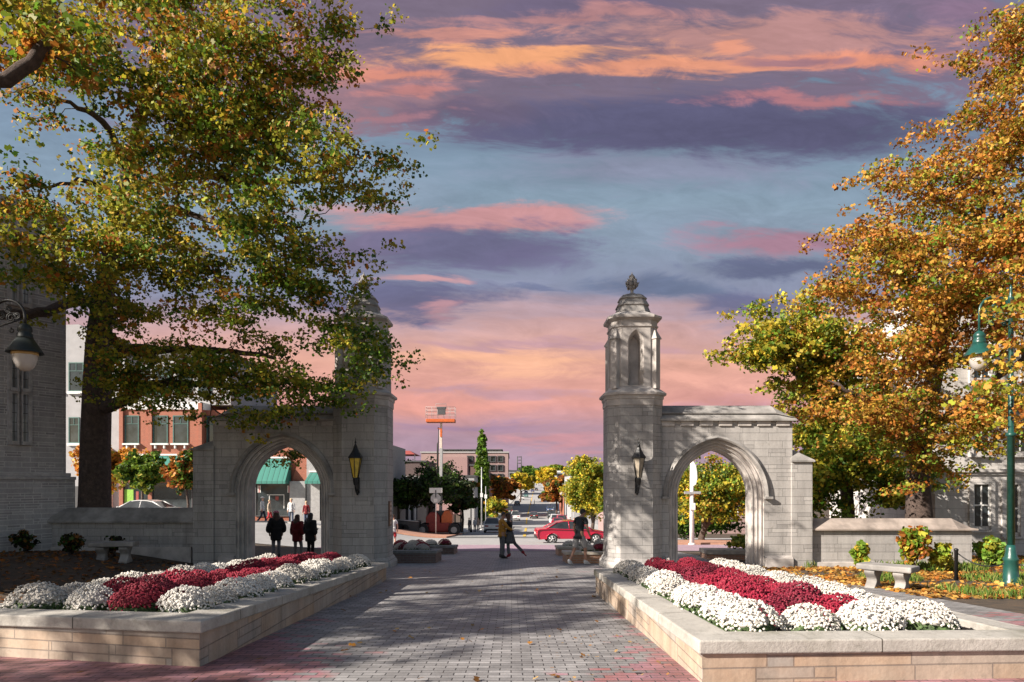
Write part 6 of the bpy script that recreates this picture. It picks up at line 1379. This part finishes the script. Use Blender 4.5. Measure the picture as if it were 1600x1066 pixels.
# ------------------------------------------------------------------ fallen leaves, grass
def stuff_leaves(name, n, area, cols, size, seed, lift=.02, keep=None):
    rg = np.random.default_rng(seed); x0, x1, y0, y1 = area; x = rg.uniform(x0, x1, n*2); y = rg.uniform(y0, y1, n*2)
    if keep is not None: m = keep(x, y, rg); x, y = x[m], y[m]
    x, y = x[:n], y[:n]; C = np.stack([x, y, gz(x, y)+lift+rg.random(len(x))*.012], 1)
    nv = 8; T = TEMPL[nv]; N = len(C); a = rg.uniform(0, 2*PI, N); tl = rg.normal(0, .28, (N, 2)); s = size*rg.uniform(.6, 1.3, N)
    ax = np.stack([np.cos(a), np.sin(a), tl[:, 0]], 1); bx = np.stack([-np.sin(a), np.cos(a), tl[:, 1]], 1)
    V = (C[:, None]+(ax[:, None]*T[None, :, :1]+bx[:, None]*T[None, :, 1:])*s[:, None, None]); V[:, :, 2] += (T[None, :, 0]**2)*.35*s[:, None]
    me = bpy.data.meshes.new(name); me.from_pydata(V.reshape(-1, 3).tolist(), [], [tuple(range(i*nv, i*nv+nv)) for i in range(N)])
    at = me.attributes.new('leaf_tint', 'FLOAT_COLOR', 'FACE'); cc = np.ones((N, 4), np.float32); cc[:, :3] = np.array(cols)[rg.integers(0, len(cols), N)]*np.exp(rg.normal(0, .25, (N, 1))); at.data.foreach_set('color', cc.ravel())
    me.materials.append(LEAF); o = bpy.data.objects.new(name, me); COL.objects.link(o); return tag(struct(o, 'stuff'), *STUFFL[name.split('.')[0]])
STUFFL = {'fallen_leaves': ('scattered orange and tan fallen leaves lying on the ground', 'leaves'), 'grass': ('tufts of green grass in the garden by the green lamp', 'grass'), 'paving_leaves': ('few dry leaves scattered over the brick walk', 'leaves'), 'dark_leaves': ('dull leaf litter on the dark ground by the hall', 'leaves')}
fl = lambda x, y, rg: (rg.random(len(x)) < .25+.75*(np.sin(x*1.3+y*.7)+np.sin(y*1.9-x*.5) > -.3)) & ~((x < 7.3) & (y < 14)) & ~((y > 20.3) & (y < 21.2))
stuff_leaves('fallen_leaves', 9000, (6.0, 17, 12.0, 20.3), [ORG,(.55,.30,.07),(.50,.27,.08),RUST,(.60,.40,.10),BRN], .10, 3, .02, fl)
stuff_leaves('fallen_leaves', 2500, (9, 20, 21.3, 27), [ORG,YLO,RUST,BRN], .13, 4)
stuff_leaves('paving_leaves', 130, (-5, 1.5, 4.8, 19), [(.45,.30,.12),BRN,ORG], .065, 5, .03)
stuff_leaves('paving_leaves', 34, (.3, 1.5, 5.4, 8.0), [(.40,.26,.12),(.4,.2,.07)], .04, 6, .03)
stuff_leaves('dark_leaves', 2600, (-14, -5.9, 9, 19.8), [BRN,(.12,.06,.02),(.2,.09,.03),RUST], .09, 7)
def grass(area, n, seed, h, keep=None):
    rg = np.random.default_rng(seed); x = rg.uniform(area[0], area[1], n); y = rg.uniform(area[2], area[3], n)
    if keep is not None: m = keep(x, y); x, y = x[m], y[m]
    N = len(x); z = gz(x, y); a = rg.uniform(0, 2*PI, N); L = rg.uniform(.5, 1.3, N)*h; w = .010; dx, dy = np.cos(a), np.sin(a); bd = rg.uniform(.1, .6, N)*L
    B = np.stack([x, y, z], 1); sd = np.stack([-dy, dx, 0*dx], 1)*w; M = B+np.stack([dx*bd*.3, dy*bd*.3, L*.6], 1); Tp = B+np.stack([dx*bd, dy*bd, L], 1)
    V = np.stack([B-sd, B+sd, M+sd*.7, Tp, M-sd*.7], 1).reshape(-1, 3)
    me = bpy.data.meshes.new('grass'); me.from_pydata(V.tolist(), [], [tuple(range(i*5, i*5+5)) for i in range(N)])
    at = me.attributes.new('leaf_tint', 'FLOAT_COLOR', 'FACE'); cc = np.ones((N, 4), np.float32); cc[:, :3] = np.array([(.13,.22,.03),(.20,.28,.05),(.08,.15,.03),(.28,.28,.08)])[rg.integers(0, 4, N)]; at.data.foreach_set('color', cc.ravel())
    me.materials.append(LEAF); o = bpy.data.objects.new('grass', me); COL.objects.link(o); tag(struct(o, 'stuff'), *STUFFL['grass'])
pat = lambda x, y: (np.sin(x*1.7+.4)+np.sin(y*1.3+x*.6)) > .25
grass((8.2, 16, 12.0, 16.5), 9000, 21, .17, pat)
grass((8.5, 15, 18.6, 20.2), 2600, 22, .22, pat)
